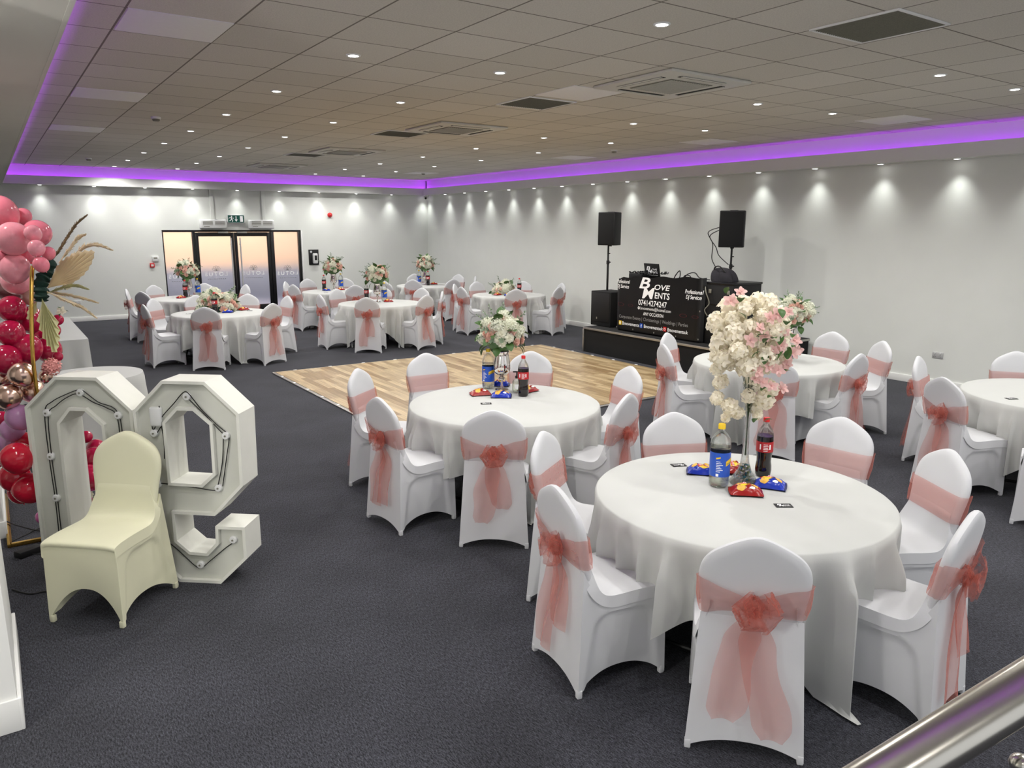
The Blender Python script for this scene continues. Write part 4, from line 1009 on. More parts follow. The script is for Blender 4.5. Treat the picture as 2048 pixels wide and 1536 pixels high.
rose_ball('low dome of ivory roses on the back right table', (8.88, 13.3, ZT), .28, 18, .15, True, n=56, lf=18, hyd=.2)
# tall blossom vase of the front table
def trumpet():
    t = thing('tall_trumpet_vase', 'tall clear glass trumpet vase on the front table', 'vase', (3.29, 2.55, ZT))
    MB().lathe([(0, .0), (.075, 0), (.078, .012), (.06, .04), (.038, .075), (.024, .12), (.016, .2), (.0145, .3), (.017, .42), (.026, .5), (.04, .56), (.037, .56), (.023, .5), (.0135, .42), (.011, .3), (.0125, .2), (.02, .12), (.033, .078), (.05, .045), (.055, .02), (0, .012)], 32).build('glass_body', M['glass'], t)
    m = MB(); r = random.Random(4); g = [M['silver'], mat('aqua_gem', lin(70, 130, 150), .1, .3, noise=.1), mat('olive_gem', lin(120, 130, 70), .1, .2, noise=.1)]
    for k in range(60):
        z = .02+.085*r.random()**1.3; q = (.048-.33*(z-.02))*sqrt(r.random()); a = r.random()*6.28; m.m = k % 3; m.ball((q*cos(a), q*sin(a), z), .008, 7, 5)
    tag(m.build('glass_gems', g, t), kind='stuff')
trumpet()
def blossom():
    r = random.Random(21); t = thing('blossom_arrangement', 'tall cream and pink cherry blossom bunch in the front table vase', 'flowers', (3.29, 2.55, ZT))
    C0 = Vector((-.01, .0, .80)); rt = Vector((.825, -.565, 0))
    heads = [(0, d) for d in dirs(38, -.75)]
    for i, (q, d) in enumerate(heads):
        e = r.uniform(.78, 1.22); p = C0+Vector((d.x*.15*e, d.y*.15*e, d.z*.205*(.5+.5*e))); put(t, 'c1' if i % 2 else 'c2', p, d+Vector((0, 0, .2)), .068*r.uniform(.7, 1.25), r.random()*6)
    for u, w, z, s in ((-.18, .0, .66, .05), (-.2, -.02, .73, .045), (-.15, .03, .58, .055), (-.17, 0, .5, .05), (-.11, -.03, .46, .06), (-.06, 0, .42, .05), (.07, -.03, .5, .07), (.10, -.02, .56, .06), (.03, .02, .45, .05), (.13, .02, .95, .06), (.16, .03, .9, .055), (.02, 0, .58, .06), (-.02, -.04, .52, .05), (-.12, .0, .39, .035), (.05, 0, .41, .04)):
        p = rt*u+Vector((.5*w, .8*w, 0))+Vector((0, 0, z-.02)); put(t, 'c1', p, p-Vector((0, 0, .45))+Vector((.01, -.05, 0)), s, r.random()*6)
    for u, f, z, s in ((-.13, .0, 1.0, .05), (-.1, .05, 1.05, .04), (.02, .17, .93, .042), (.06, .17, .95, .05), (-.03, .18, .88, .042), (.0, .19, .84, .04), (-.07, .17, .82, .045), (.1, .17, .86, .035), (.09, .17, .79, .045), (.05, .18, .77, .035), (.17, .1, .74, .055), (.2, .05, .8, .05), (.22, .05, .75, .04), (.15, .1, .68, .045), (.03, .18, .69, .045), (.08, .18, .67, .045), (-.02, .18, .66, .04), (.01, .16, .6, .045), (.06, .16, .58, .04), (.13, .12, .56, .04), (-.03, .16, .62, .035), (.12, .15, .96, .035)):
        p = rt*u+Vector((-.565, -.825, 0))*f+Vector((0, 0, z)); put(t, 'pb', p, Vector((-.5+r.uniform(-.5, .5), -.75, r.uniform(-.1, .6))), s*.85, r.random()*6)
    for u, f, z in ((-.16, 0, 1.04), (-.1, .06, 1.0), (.06, .19, .98), (-.01, .2, .81), (.03, .2, .83), (.07, .2, .8), (.1, .19, .9), (-.05, .2, .84), (.0, .2, .7), (.06, .2, .72), (-.06, .19, .73), (.13, .16, .72), (.17, .12, .78), (.18, .1, .84), (.0, .18, .56), (.04, .17, .52), (.1, .15, .64), (.0, .1, .37), (.05, .1, .37), (-.09, .15, .92)):
        o = link('leaf', FL['lf'], t); q = Vector((r.uniform(-1, 1), r.uniform(-1, .3), r.uniform(-.2, 1))).normalized(); s = r.uniform(.045, .065)
        o.matrix_local = Matrix.Translation(rt*u+Vector((-.565, -.825, 0))*f+Vector((0, 0, z))) @ q.to_track_quat('Y', 'Z').to_matrix().to_4x4() @ Matrix.Diagonal((s, s, s, 1))
    for k in range(9):
        a = k*.7; e = Vector((cos(a)*.09, sin(a)*.09, .62+.03*k)); MB().tube(crom([(cos(a)*.003, sin(a)*.003, .16), (cos(a)*.004, sin(a)*.004, .42), e*.6+Vector((0, 0, .22)), e], 4), .0022, 5).build('stem', M['stem'], t)
blossom()
def single(k, name, loc, s, label, d=(-.5, -.8, .3)):
    t = thing(name, label, 'flower', loc, 0, 'flowers of the garland'); put(t, k, (0, 0, 0), d, s)
    for j in range(3):
        o = link('leaf', FL['lf'], t); q = Vector((cos(j*2.1), .3, sin(j*2.1))).normalized(); o.matrix_local = q.to_track_quat('Y', 'Z').to_matrix().to_4x4() @ Matrix.Diagonal((s*1.1,)*3+(1,))
single('cb', 'cream_flower', (.336, 5.455, 1.611), .034, 'cream flower right of the green binding on the garland')
single('hp', 'pink_hydrangea', (.244, 5.44, 1.272), .058, 'dusky pink hydrangea head low on the garland beside the pole')
single('rw', 'ivory_rose', (.395, 5.638, 1.761), .035, 'ivory rose half hidden behind the palm plumes')
single('rp', 'blush_rose', (.40, 5.42, .36), .04, 'blush rose low in the numeral 0 opening'); single('rw', 'ivory_rose', (.37, 5.43, .41), .026, 'ivory rosebud above the blush rose in the numeral 0 opening')
# ------------------------------------------------------------------ adapter and cables on the carpet
t = thing('power_adapter', 'black power adapter on the carpet beside the numeral 0', 'adapter', (-.005, 5.66, 0), .5)
MB().box((0, 0, .022), (.15, .075, .044), bev=.006).build('casing', M['black'], t); MB().tube(crom([(.0, -.03, .01), (.06, -.2, .006), (-.05, -.35, .006), (-.12, -.48, .006)], 6), .004, 6).build('cable', M['rubber'], t)
for lab, P in (('black cable looping over the carpet behind the adapter', [(-.11, 5.95, .006), (0, 6.05, .006), (.1, 6.14, .006), (.3, 6.2, .006)]), ('black cable running on carpet from stub wall to gold stand', [(-.11, 6.3, .04), (-.03, 6.15, .035), (.1, 6.05, .006), (.25, 6.1, .006)]), ('thin black cable on the carpet left of the cream chair', [(-.11, 5.12, .006), (-.03, 5.0, .006), (.05, 4.98, .006), (.16, 4.9, .006)])):
    tag(MB().tube(crom(P, 8), .005, 6).build('floor_cable', M['rubber']), lab, 'cable', 'cables on the carpet')
# ------------------------------------------------------------------ drinks, crisps and cards
def wrapfn(R_, z0, loc=None):   # text plane onto a cylinder, u along the circumference, facing -Y at u=0
    return lambda u, v: ((R_+.0006)*sin(u/R_), -(R_+.0006)*cos(u/R_), z0+v)
def band(m, R_, z0, z1, a0=0, a1=2*pi, n=32, off=.0004):
    m.grid(lambda u, v: ((R_+off)*sin(a0+(a1-a0)*u), -(R_+off)*cos(a0+(a1-a0)*u), z0+(z1-z0)*v), n, 1)
def lemonade(loc, rz, label):
    t = thing('lemonade_bottle', label, 'bottle', loc, rz, 'lemonade bottles'); t.scale = (1.18, 1.18, 1.03)
    MB().lathe([(0, .008), (.022, .004), (.036, .0), (.044, .012), (.046, .035), (.0455, .06), (.046, .2), (.0455, .235), (.04, .262), (.028, .285), (.0145, .298), (.0135, .318)], 32).build('bottle', M['pet'], t)
    MB().lathe([(0, .012), (.038, .012), (.0435, .035), (.0435, .215), (0, .215)], 28).build('lemonade', M['water'], t)
    MB().lathe([(.0165, .312), (.0168, .334), (.015, .338), (0, .338)], 20).build('cap', M['yellow'], t)
    m = MB(); band(m, .0463, .062, .192); l = m.build('label', M['blue'], t)
    fn = wrapfn(.0472, .06)
    fl = lambda u, v: fn(u, v+.35*u)
    m = MB(); m.grid(lambda a, b: fl(.008+(.05)*a, .058+.026*b+.004*sin(pi*a)), 8, 2); m.build('yellow_flash', M['yellow'], l)
    f2 = wrapfn(.0482, .06); m = MB(); put_text(m, lambda u, v: f2(u, v+.35*u), 'Schweppes', .011, .065, size=.014, width=.044); m.build('lettering', M['navy'], l, flat=True)
    m = MB(); m.grid(lambda a, b: fn(-.038+.02*a, .098+.008*b+.006*a), 4, 1); m.build('yellow_flash', M['yellow'], l)
    m = MB()
    for k in range(7): m.grid(lambda a, b, k=k: fn(-.036+(.018+.006*(k % 3))*a, .084-.009*k+.003*b), 4, 1)
    m.grid(lambda a, b: fn(-.036+.012*a, .006+.014*b), 3, 1); m.build('small_print_line', M['ink'], l)
def cola(loc, rz, label):
    t = thing('cola_bottle', label, 'bottle', loc, rz, 'cola bottles'); t.scale = (1.06, 1.06, 1)
    prof = [(0, .006), (.02, .003), (.033, 0), (.04, .012), (.0425, .04), (.041, .065), (.0375, .09), (.0385, .115), (.042, .14)]
    MB().lathe(prof+[(.043, .15), (.043, .205), (.0425, .236), (0, .236)], 32).build('cola', M['cola'], t)
    MB().lathe([(.0432, .15), (.0432, .205), (.043, .235), (.04, .255), (.031, .278), (.0165, .302), (.0135, .312), (.0135, .322)], 32).build('bottle', M['pet'], t)
    MB().lathe([(.0162, .316), (.0165, .336), (.0148, .34), (0, .34)], 20).build('cap', M['red'], t)
    m = MB(); band(m, .0436, .147, .207); l = m.build('label', M['redlabel'], t); fn = wrapfn(.0444, .147)
    m = MB(); m.grid(lambda a, b: fn(.014+.008*a, .018+.028*b), 2, 1); m.grid(lambda a, b: fn(-.036+.007*a, .016+.03*b), 2, 1)
    for k in range(5): m.grid(lambda a, b, k=k: fn(-.016+(.022+.003*(k % 2))*a, .044-.009*k+.003*b), 3, 1)
    m.build('small_print_line', M['ink'], l)
def crisps(loc, rz, blue, label, tilt=0):
    t = thing('crisp_packet', label, 'crisps', loc, rz, 'crisp packets'); Lx, Ly, H = .088, .062, .042
    def top(u, v, o=0):
        x, y = u*2-1, v*2-1; e = max(0, 1-abs(x)**2.6)*max(0, 1-abs(y)**4)
        return (x*Lx*(1-.05*y*y), y*Ly*(1-.12*(1-x*x)), .006+H*e**.9+.004*sin(7*x+5*y)*e+.003*sin(13*x-9*y)*e+.006*x*x*(1 if y > 0 else .4)+o)
    m = MB(); m.m = 0; m.grid(top, 22, 16); m.m = 1; m.grid(lambda u, v: (top(u, v)[0], top(u, v)[1], .001+.3*(top(u, v)[2]-.006 if abs(u-.5) > .4 else 0)), 22, 16)
    p = m.build('packet', [M['crispblue'] if blue else M['crispred'], M['foil']], t)
    for s in (0, 1):
        m = MB(); m.grid(lambda a, b: top(.0+.05*a if s == 0 else .95+.05*a, b, .0012), 3, 14); m.build('crimped_edge', M['navy'] if blue else M['crispred'], t)
    def disc(m, cx, cy, rx, ry, o):
        for k in range(20):
            a, b = 2*pi*k/20, 2*pi*(k+1)/20
            m.add([top(cx, cy, o), top(cx+rx*cos(a)*.5, cy+ry*sin(a)*.5, o), top(cx+rx*cos(b)*.5, cy+ry*sin(b)*.5, o), top(cx+rx*cos(a), cy+ry*sin(a), o), top(cx+rx*cos(b), cy+ry*sin(b), o)], [(0, 1, 2), (1, 3, 4, 2)])
    m = MB(); disc(m, .42, .62, .2, .24, .0018); m.build('yellow_disc', M['yellow'], t)
    m = MB(); m.grid(lambda a, b: top(.2+.44*a, .53+.16*b+.05*sin(pi*a), .0026), 12, 4); m.build('red_ribbon', M['red'], t)
    m = MB(); put_text(m, lambda u, v: top(.23+u, .55+v+.05*sin(pi*(u/.4)), .0036), 'WALKERS', 0, 0, size=.14, width=.38); m.build('lettering', M['ink'], t, flat=True)
    m = MB(); disc(m, .34, .24, .13, .16, .0018); disc(m, .75, .5, .1, .2, .0018); m.build('crisp_picture', M['chip'], t)
    m = MB(); m.grid(lambda a, b: top(.58+.16*a, .18+.1*b, .002), 5, 2); m.build('white_flash', M['ink'], t)
def card(loc, rz, label):
    t = thing('business_card', label, 'card', loc, rz, 'business cards on the tables')
    MB().box((0, 0, .0012), (.086, .052, .0016)).build('card', M['black'], t)
    m = MB(); logo(m, lambda u, v: (u, v, .0026), -.034, -.012, .066); m.build('lettering', M['ink'], t, flat=True)
def logo(m, fn, u, v, w):
    """stylised wordmark: tall slanted B and M with OVE above ENTS"""
    k = w/1.0
    put_text(m, fn, 'B', u, v+.21*k, size=.36*k, width=.36*k, shear=.25, bold=.02)
    put_text(m, fn, 'M', u+.11*k, v-.02*k, size=.36*k, width=.40*k, shear=.2, bold=.02)
    put_text(m, fn, 'OVE', u+.5*k, v+.2*k, size=.17*k, width=.48*k, shear=.2, bold=.015)
    put_text(m, fn, 'ENTS', u+.53*k, v, size=.2*k, width=.46*k, shear=.05, bold=.015)
CAM = radians(-34.4)
lemonade((3.145, 2.60, ZT), CAM+.15, 'lemonade bottle with yellow cap and blue label on the front table')
cola((3.487, 2.575, ZT), CAM-.1, 'cola bottle with red cap and label on the front table')
crisps((3.235, 2.80, ZT), 2.3, True, 'blue crisp packet behind the lemonade on the front table')
crisps((3.165, 2.435, ZT), -.75, False, 'red crisp packet in front of the tall vase, front table')
crisps((3.42, 2.72, ZT), .9, False, 'red crisp packet behind vase and cola, front table')
crisps((3.36, 2.43, ZT), -1.0, True, 'blue crisp packet in front of the cola, front table')
card((3.23, 2.975, ZT), 2.75, 'black business card at the back of the front table')
card((3.177, 2.209, ZT), -.6, 'black business card nearest us on the front table')
lemonade((3.477, 5.45, ZT), CAM-.1, 'lemonade bottle left of the vase on the middle table')
cola((3.547, 5.02, ZT), CAM+.05, 'cola bottle right of the vase on the middle table')
crisps((3.273, 5.255, ZT), -.3, False, 'red crisp packet at left front on the middle table'); crisps((3.375, 5.09, ZT), -.65, True, 'blue crisp packet before the vase on the middle table')
crisps((3.62, 5.48, ZT), 2.4, True, 'blue crisp packet behind the vase on the middle table'); crisps((3.68, 5.14, ZT), .2, False, 'red crisp packet behind the cola on the middle table')
card((3.138, 4.954, ZT), -.5, 'black business card on the middle table')
t = thing('sanitiser_bottle', 'clear pump bottle of hand gel beside the silver vase, middle table', 'bottle', (3.60, 5.19, ZT), CAM)
MB().lathe([(0, .002), (.036, .0), (.04, .01), (.04, .085), (.03, .105), (.014, .115), (.014, .122)], 24).build('bottle', M['pet'], t); MB().lathe([(0, .006), (.036, .006), (.036, .08), (0, .08)], 20).build('gel', M['water'], t)
m = MB().lathe([(.015, .118), (.015, .135), (.006, .14), (.006, .17), (0, .17)], 16); m.box((-.012, 0, .172), (.045, .014, .012), bev=.004); m.build('pump', M['black'], t)
m = MB(); band(m, .041, .03, .07, -.5, .5, 8); m.build('label', M['ink'], t)
cola((6.895, 5.031, ZT), CAM, 'cola bottle on the table by stage, behind the blossom'); crisps((7.121, 5.037, ZT), -.5, True, 'blue crisp packet on the table between stage and wall')
card((6.844, 2.694, ZT), -.5, 'black business card on the right edge table')
cola((2.93, 12.83, ZT), CAM, 'cola bottle before the low flowers, back left table'); crisps((3.12, 12.80, ZT), -.5, True, 'blue crisp packet before low flowers, back left table'); crisps((3.44, 13.05, ZT), .4, False, 'red crisp packet right of low flowers, back left table')
card((2.55, 12.95, ZT), -.4, 'black business card left of the flowers, back left table'); card((3.50, 12.9, ZT), -.4, 'black business card right of the flowers, back left table')
for ck, lm, cr, nm in [((3.14, 16.1), (3.44, 16.4), [(3.02, 15.93, 0)], 'table before the glass doors'), ((5.83, 13.42), (6.14, 13.3), [(6.10, 13.04, 0)], 'back centre table'), ((6.06, 16.25), (6.52, 16.42), [(6.05, 16.1, 1), (6.38, 16.1, 0)], 'table under the sanitiser board'), ((8.70, 16.33), (8.66, 16.72), [(8.95, 16.5, 0)], 'far corner table')]:
    cola((*ck, ZT), CAM, 'cola bottle on the %s' % nm); lemonade((*lm, ZT), CAM, 'lemonade bottle on the %s' % nm)
    for x, y, b_ in cr: crisps((x, y, ZT), RND.uniform(-1, 1), b_, '%s crisp packet on the %s' % ('blue' if b_ else 'red', nm))
card((5.85, 15.6, ZT), -.4, 'black business card on the table under the sanitiser board')
cola((9.07, 13.0, ZT), CAM, 'cola bottle at the right of low flowers, back right table'); crisps((8.60, 13.12, ZT), .3, False, 'red crisp packet left of low flowers, back right table'); crisps((8.72, 12.9, ZT), -.4, True, 'blue crisp packet before low flowers, back right table')
# ------------------------------------------------------------------ stage and disco gear
ZG = .44
t = thing('stage_platform', 'low black stage platform with pale edge trim against right wall', 'stage', (9.45, 8.58, 0))
MB().box((0, 0, .215), (2.02, 3.04, .43)).build('skirt', M['blackcloth'], t); MB().box((.0, 0, .4345), (2.04, 3.06, .011), bev=.002).build('deck', M['blackcloth'], t)
m = MB(); m.box((-1.02, 0, .418), (.02, 3.08, .034), bev=.003).box((0, 1.53, .418), (2.04, .02, .034), bev=.003).box((0, -1.53, .418), (2.04, .02, .034), bev=.003); m.build('edge_trim', M['alu'], t)
for s in (-1, 1): MB().box((-1.02, s*1.53, .2), (.03, .03, .4), bev=.003).build('corner_post', M['alu'], t)
def sub(loc, rz, label):
    t = thing('subwoofer', label, 'speaker', loc, rz)
    MB().box((0, 0, .305), (.46, .52, .6), bev=.012).build('cabinet', M['blackcloth'], t); MB().box((-.233, 0, .33), (.006, .46, .5), bev=.002).build('grille', M['black'], t)
    MB().box((-.237, .09, .14), (.003, .025, .035)).build('badge', M['grille'], t)
    for q in (-1, 1):
        for r in (-1, 1): MB().lathe([(.02, -.0), (.022, .012), (0, .012)], 10, (q*.18, r*.2, 0)).build('rubber_foot', M['rubber'], t)
sub((8.92, 10.0-.02, ZG), 0, 'black subwoofer on stage end under the left speaker pole')
sub((9.65, 7.9, ZG), 0, 'black subwoofer behind the flight case under the right pole')
def pole(loc, h, label):
    t = thing('speaker_pole', label, 'speaker pole', loc)
    MB().tube([(0, 0, 0), (0, 0, h*.62)], .019, 12).build('lower_tube', M['black'], t); MB().tube([(0, 0, h*.6), (0, 0, h)], .0155, 12).build('upper_tube', M['black'], t)
    MB().lathe([(.019, h*.58), (.027, h*.59), (.027, h*.66), (.017, h*.67)], 16).build('collar', M['black'], t)
    MB().tube([(0, -.02, h*.63), (0, -.06, h*.63)], .011, 10).build('knob', M['black'], t); MB().tube([(0, -.02, h*.82), (0, -.045, h*.82)], .009, 10).build('knob', M['black'], t)
def topspk(loc, rz, label, w=.36):
    t = thing('loudspeaker', label, 'speaker', loc, rz); m = MB(); h = .56; a, b, d = w/2, w/2*.66, .32
    P = [(-a, 0), (a, 0), (a, .1), (b, d), (-b, d), (-a, .1)]; n = 6
    m.add([(x, y, 0) for x, y in P]+[(x, y, h) for x, y in P], [tuple(range(6))[::-1], tuple(range(6, 12))]+[(i, (i+1) % 6, 6+(i+1) % 6, 6+i) for i in range(6)])
    c = m.build('cabinet', M['black'], t, ang=20); bv = c.modifiers.new('bevel', 'BEVEL'); bv.width = .012; bv.segments = 2
    MB().box((0, -.003, h/2), (w-.03, .008, h-.04), bev=.003).build('grille', M['blackcloth'], t); MB().box((0, .16, h+.002), (.12, .05, .012), bev=.004).build('handle', M['black'], t)
    MB().lathe([(.03, 0), (.03, -.02), (.02, -.02)], 14, (0, .15, 0)).build('pole_cup', M['black'], t)
pole((8.92, 10.08, ZG+.605), .785, 'black speaker pole rising from the left subwoofer'); topspk((8.80, 10.02, 1.83), radians(-74), 'black loudspeaker on the left pole', .33)
pole((9.65, 8.0, ZG+.605), .785, 'black speaker pole at right behind the case'); topspk((9.53, 7.93, 1.832), radians(-60), 'black loudspeaker on the right pole with dangling cables', .38)
for lab, P in (('black cable hanging left of the right loudspeaker', [(9.52, 8.15, 2.14), (9.45, 8.32, 2.06), (9.5, 8.26, 1.88), (9.5, 8.26, 1.65), (9.47, 8.14, 1.5), (9.42, 8.1, 1.38)]), ('black cable curving from the right loudspeaker to its pole', [(9.52, 8.15, 2.1), (9.47, 8.3, 2.0), (9.5, 8.19, 1.83), (9.57, 8.18, 1.7), (9.63, 8.03, 1.56)])):
    tag(MB().tube(crom(P, 8), .007, 6).build('speaker_cable', M['rubber']), lab, 'cable', 'cables of the right loudspeaker')
t = thing('disc_jockey_booth', 'black folding booth table behind the printed banner on stage', 'booth', (8.95, 8.56, ZG))
MB().box((0, 0, .84), (.62, 1.84, .04), bev=.006).build('top', M['black'], t)
for s in (-1, 1): MB().box((0, s*.9, .41), (.58, .03, .82)).build('side_panel', M['blackcloth'], t)
MB().box((-.3, 0, .41), (.02, 1.8, .82)).build('front_panel', M['blackcloth'], t)
# banner
def banner():
    t = thing('printed_banner', 'black vinyl disco banner with white lettering hung on the booth', 'banner', (8.6, 8.56, ZG))
    def fn(u, v):   # u along -Y from the left edge, v height above the stage
        y = .96-u; x = -.004-.012*sin(2.2*u+1)*(v/.9)-.006*sin(9*u)*max(0, v-.6)-.03*max(0, .12-u)*3*v*0
        if u < .12: x += (.12-u)**2*5
        if u > 1.78: x += (u-1.78)**2*5
        return (x, y, .025+v)
    top = lambda u: .70+.16*min(1, max(0, u/.22))**.6+.09*(u/1.9)+.012*sin(13*u)
    m = MB(); m.grid(lambda a, b: fn(1.9*a, top(1.9*a)*b), 60, 24); m.build('sheet', M['vinyl'], t, ang=180)
    f = lambda u, v: (lambda p: (p[0]-.006, p[1], p[2]))(fn(u, v))
    def line(body, u, v, size, width, ink='ink', **k):
        m = MB(); put_text(m, f, body, u, v, size=size, width=width, **k); m.build('lettering', M[ink], t, flat=True)
    for u, v, s in ((.05, .77, 0), (1.56, .70, 0)):
        line('Professional', u, v, .085, .32, shear=.2, bold=.012); line('DJ Service', u+.02, v-.08, .085, .28, shear=.2, bold=.012)
    m = MB(); logo(m, f, .57, .575, .68); m.build('logo', M['ink'], t, flat=True)
    line('07414274247', .58, .445, .125, .62, bold=.012)
    line('bmovements@hotmail.com', .63, .375, .068, .66)
    m = MB()
    for k in range(16):
        a, b = 2*pi*k/16, 2*pi*(k+1)/16; c = (.595, .395); m.add([f(c[0]+r*cos(q), c[1]+r*sin(q)) for r, q in ((.024, a), (.024, b), (.012, b), (.012, a))], [(0, 1, 2, 3)])
    m.build('mail_symbol', M['ink'], t, flat=True)
    line('ANY OCCASION', .70, .285, .075, .44, bold=.008)
    line('Corporate Events | Christenings | Weddings | Parties', .13, .195, .078, 1.52, 'inkgrey')
    line('Bmovements', .21, .085, .078, .40, bold=.01); line('Bmovementsuk', .72, .085, .078, .42, bold=.01); line('Bmovementsuk', 1.24, .085, .078, .42, bold=.01)
    for u, c in ((.13, 'yellow'), (.63, 'blue'), (1.15, 'red')):
        m = MB(); m.grid(lambda a, b: f(u+.065*a, .077+.07*b), 2, 2); ic = m.build('social_icon', M[c], t, flat=True)
        if c == 'blue': 
            m = MB(); put_text(m, lambda u_, v_: (lambda p: (p[0]-.003, p[1], p[2]))(f(u_, v_)), 'f', u+.025, .08, size=.075, bold=.02); m.build('lettering', M['ink'], ic, flat=True)
        if c == 'red':
            m = MB()
            for k in range(14):
                a, b = 2*pi*k/14, 2*pi*(k+1)/14; m.add([(lambda p: (p[0]-.003, p[1], p[2]))(f(u+.0325+r*cos(q), .112+r*sin(q))) for r, q in ((.02, a), (.02, b), (.013, b), (.013, a))], [(0, 1, 2, 3)])
            m.build('ring_symbol', M['ink'], ic, flat=True)
        if c == 'yellow':
            m = MB(); m.poly([(lambda p: (p[0]-.003, p[1], p[2]))(f(u+.0325+dx, .112+dz)) for dx, dz in ((-.02, -.018), (.02, -.018), (.013, 0), (.012, .02), (0, .026), (-.012, .02), (-.013, 0))]); m.build('ghost_symbol', M['ink'], ic, flat=True)
    for u, v in ((.12, .42), (1.5, .36)):      # faint deck drawings
        m = MB()
        for du, rr in ((.05, .075), (.28, .06)):
            for k in range(24):
                a, b = 2*pi*k/24, 2*pi*(k+1)/24; m.add([f(u+du+r*cos(q), v+.35*r*sin(q)) for r, q in ((rr, a), (rr, b), (rr*.86, b), (rr*.86, a))], [(0, 1, 2, 3)])
        m.build('turntable_drawing', mat('dim_red_print', lin(90, 30, 38), .5, noise=.1), t, flat=True)
    for u, v in ((.05, .03), (.47, .03), (.95, .03), (1.42, .03), (1.85, .03), (1.85, .45)):
        m = MB(); T = Matrix.Translation(f(u, v)) @ Matrix.Rotation(-pi/2, 4, 'Y'); m.lathe([(.006, 0), (.012, .002), (.013, 0)], 12, M=T); m.build('eyelet', M['alu'], t)
banner()
t = thing('laptop', 'open laptop with the wordmark on its black lid, on the booth', 'laptop', (8.93, 8.97, ZG+.86), 0)
MB().box((.12, 0, .01), (.24, .34, .02), bev=.004).build('keyboard_base', M['black'], t)
T = Matrix.Translation((0, 0, .016)) @ Matrix.Rotation(radians(-12), 4, 'Y')
MB().box((-.005, 0, .125), (.012, .34, .25), bev=.004, M=T).build('lid', M['black'], t)
m = MB(); logo(m, lambda u, v: T @ Vector((-.0125, -u, v)), -.13, .09, .25); put_text(m, lambda u, v: T @ Vector((-.0125, -u, v)), 'bmovements@hotmail.com', -.12, .055, size=.02, width=.24); m.build('lettering', M['ink'], t, flat=True)
t = thing('mixing_console', 'black mixing deck standing at the left end of booth', 'mixer', (8.95, 9.2, ZG+.86))
MB().box((0, 0, .045), (.42, .3, .09), bev=.008).build('casing', M['black'], t)
for i in range(5):
    for j in range(4): MB().lathe([(.008, .09), (.007, .108), (0, .109)], 10, (-.15+.075*i, -.11+.07*j, 0)).build('knob', M['blackframe'], t)
m = MB(); r_ = random.Random(6)
for k in range(150):
    x, y = r_.uniform(-.2, .2), r_.uniform(-.34, .16); m.tube([(x, y, .085), (x+r_.uniform(-.03, .03), y+r_.uniform(-.03, .03), .095+r_.random()*.03)], .009, 5)
m.build('cable_tangle', M['rubber'], t)
t = thing('flight_case', 'tall black equipment case at the right end of booth', 'case', (9.0, 7.38, ZG))
MB().box((0, 0, .45), (.62, .5, .9), bev=.01).build('body', M['black'], t); MB().box((0, 0, .9), (.64, .52, .03), bev=.006).build('lid', M['blackframe'], t)
for z in (.3, .6): MB().box((-.316, 0, z), (.012, .3, .02), bev=.003).build('lid_seam', M['blackframe'], t)
for s in (-1, 1): MB().box((-.318, s*.17, .78), (.01, .05, .06), bev=.004).build('latch', M['grille'], t)
tag(MB().tube(crom([(8.66, 7.62, 1.28), (8.6, 7.55, 1.2), (8.62, 7.5, 1.05), (8.6, 7.56, .95), (8.63, 7.53, .86)], 6), .008, 6).build('grey_cable', M['grille']), 'grey cable dangling down the equipment case front', 'cable')
t = thing('black_bag', 'slumped black fabric bag on top of the equipment case', 'bag', (8.97, 7.55, ZG+.916))
def bagf(u, v):
    a = 2*pi*u; b = pi/2*v; k = 1+.1*sin(5*a+2*v)+.06*sin(9*a); return (.17*cos(a)*cos(b)**.7*k, .21*sin(a)*cos(b)**.7*k+.05*v, .19*sin(b)*(1+.05*sin(3*a)))
MB().grid(bagf, 36, 12, cu=True).build('body', mat('bag_fabric', lin(34, 32, 38), .9, noise=.25, nscale=14, bump=.2), t)
MB().tube(crom([(-.1, -.1, .14), (-.14, -.03, .22), (-.12, .08, .2), (-.06, .14, .12)], 6), .009, 6).build('strap', M['rubber'], t)
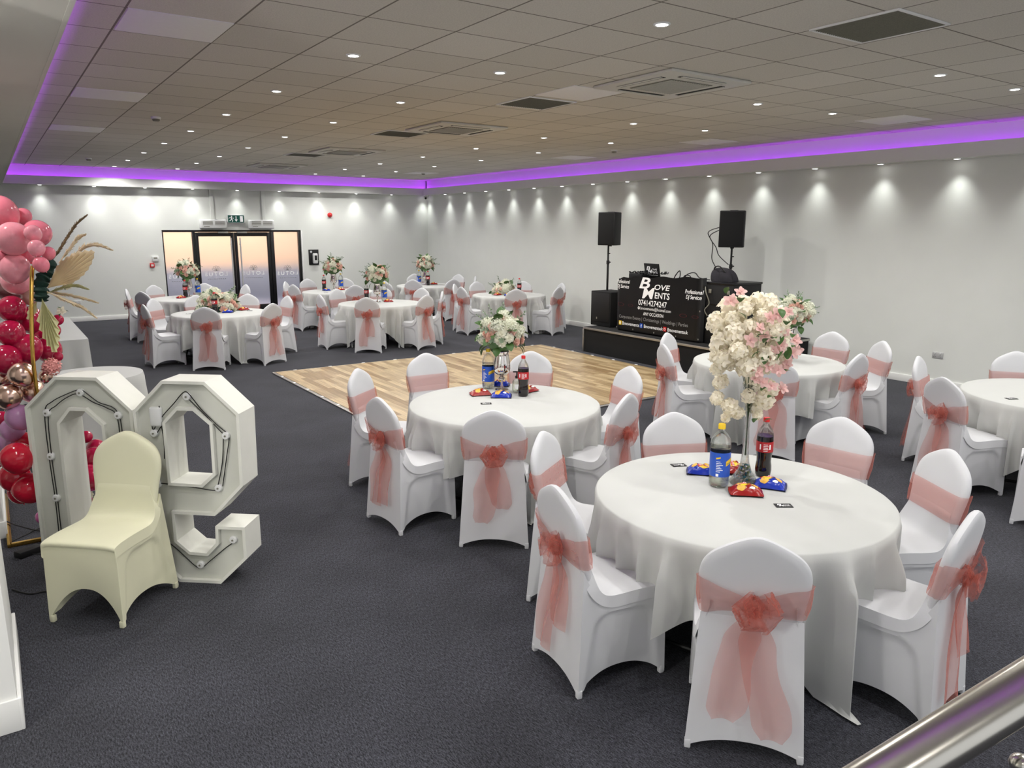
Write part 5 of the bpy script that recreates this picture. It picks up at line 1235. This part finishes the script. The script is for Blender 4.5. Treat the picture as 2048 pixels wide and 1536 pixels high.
for lab, P in (('coil of black cable standing on the booth top, left loop', [(8.9, 8.5, 1.31), (8.9, 8.45, 1.4), (8.9, 8.37, 1.47), (8.9, 8.36, 1.38), (8.9, 8.42, 1.31)]), ('coil of black cable standing on the booth top, middle loop', [(8.95, 8.36, 1.31), (8.95, 8.25, 1.42), (8.95, 8.1, 1.45), (8.95, 8.0, 1.38), (8.95, 7.8, 1.36)]), ('coil of black cable standing on the booth top, right loop', [(8.85, 8.25, 1.31), (8.85, 8.22, 1.4), (8.85, 8.12, 1.41), (8.85, 8.05, 1.33), (8.85, 8.1, 1.31)])):
    tag(MB().tube(crom(P, 8), .008, 6).build('coiled_cable', M['rubber']), lab, 'cable', 'cables on the booth')
# ------------------------------------------------------------------ handrail beside the viewer
t = thing('steel_handrail', 'brushed stainless steel handrail sloping up at the lower right', 'handrail', (0, 0, 0))
MB().tube([(.557, .393, 1.515), (.698, .329, 1.598), (.822, .275, 1.669), (.949, .219, 1.742), (1.2, .11, 1.886)], .0255, 40).build('rail', M['steel'], t)
MB().tube([(1.05, .175, 0), (1.05, .175, 1.78)], .02, 20).build('post', M['steel'], t); MB().lathe([(.05, 0), (.05, .008), (.02, .012)], 24, (1.05, .175, 0)).build('base_flange', M['steel'], t)
MB().tube([(1.05, .175, 1.62), (.9, .245, 1.585), (.841, .275, 1.5755)], .008, 12).build('bracket_arm', M['steel'], t)
MB().ball((.841, .275, 1.5755), .0105, 16, 10).build('bracket_end', M['steel'], t)
MB().tube([(.51, .413, 0), (.51, .413, 1.49), (.557, .393, 1.515)], .02, 16).build('post', M['steel'], t)
# ------------------------------------------------------------------ render look
w = bpy.data.worlds.new('world'); S.world = w; w.use_nodes = True
w.node_tree.nodes['Background'].inputs[0].default_value = (.8, .82, .86, 1); w.node_tree.nodes['Background'].inputs[1].default_value = 1.0
S.view_settings.view_transform = 'Standard'; S.view_settings.look = 'None'; S.view_settings.exposure = .17
cy = S.cycles; cy.max_bounces = 8; cy.diffuse_bounces = 3; cy.glossy_bounces = 3; cy.transmission_bounces = 6; cy.transparent_max_bounces = 14
cy.sample_clamp_indirect = 6; cy.caustics_reflective = False; cy.caustics_refractive = False; cy.use_denoising = True; cy.use_light_tree = True; cy.use_adaptive_sampling = True; cy.adaptive_threshold = .12
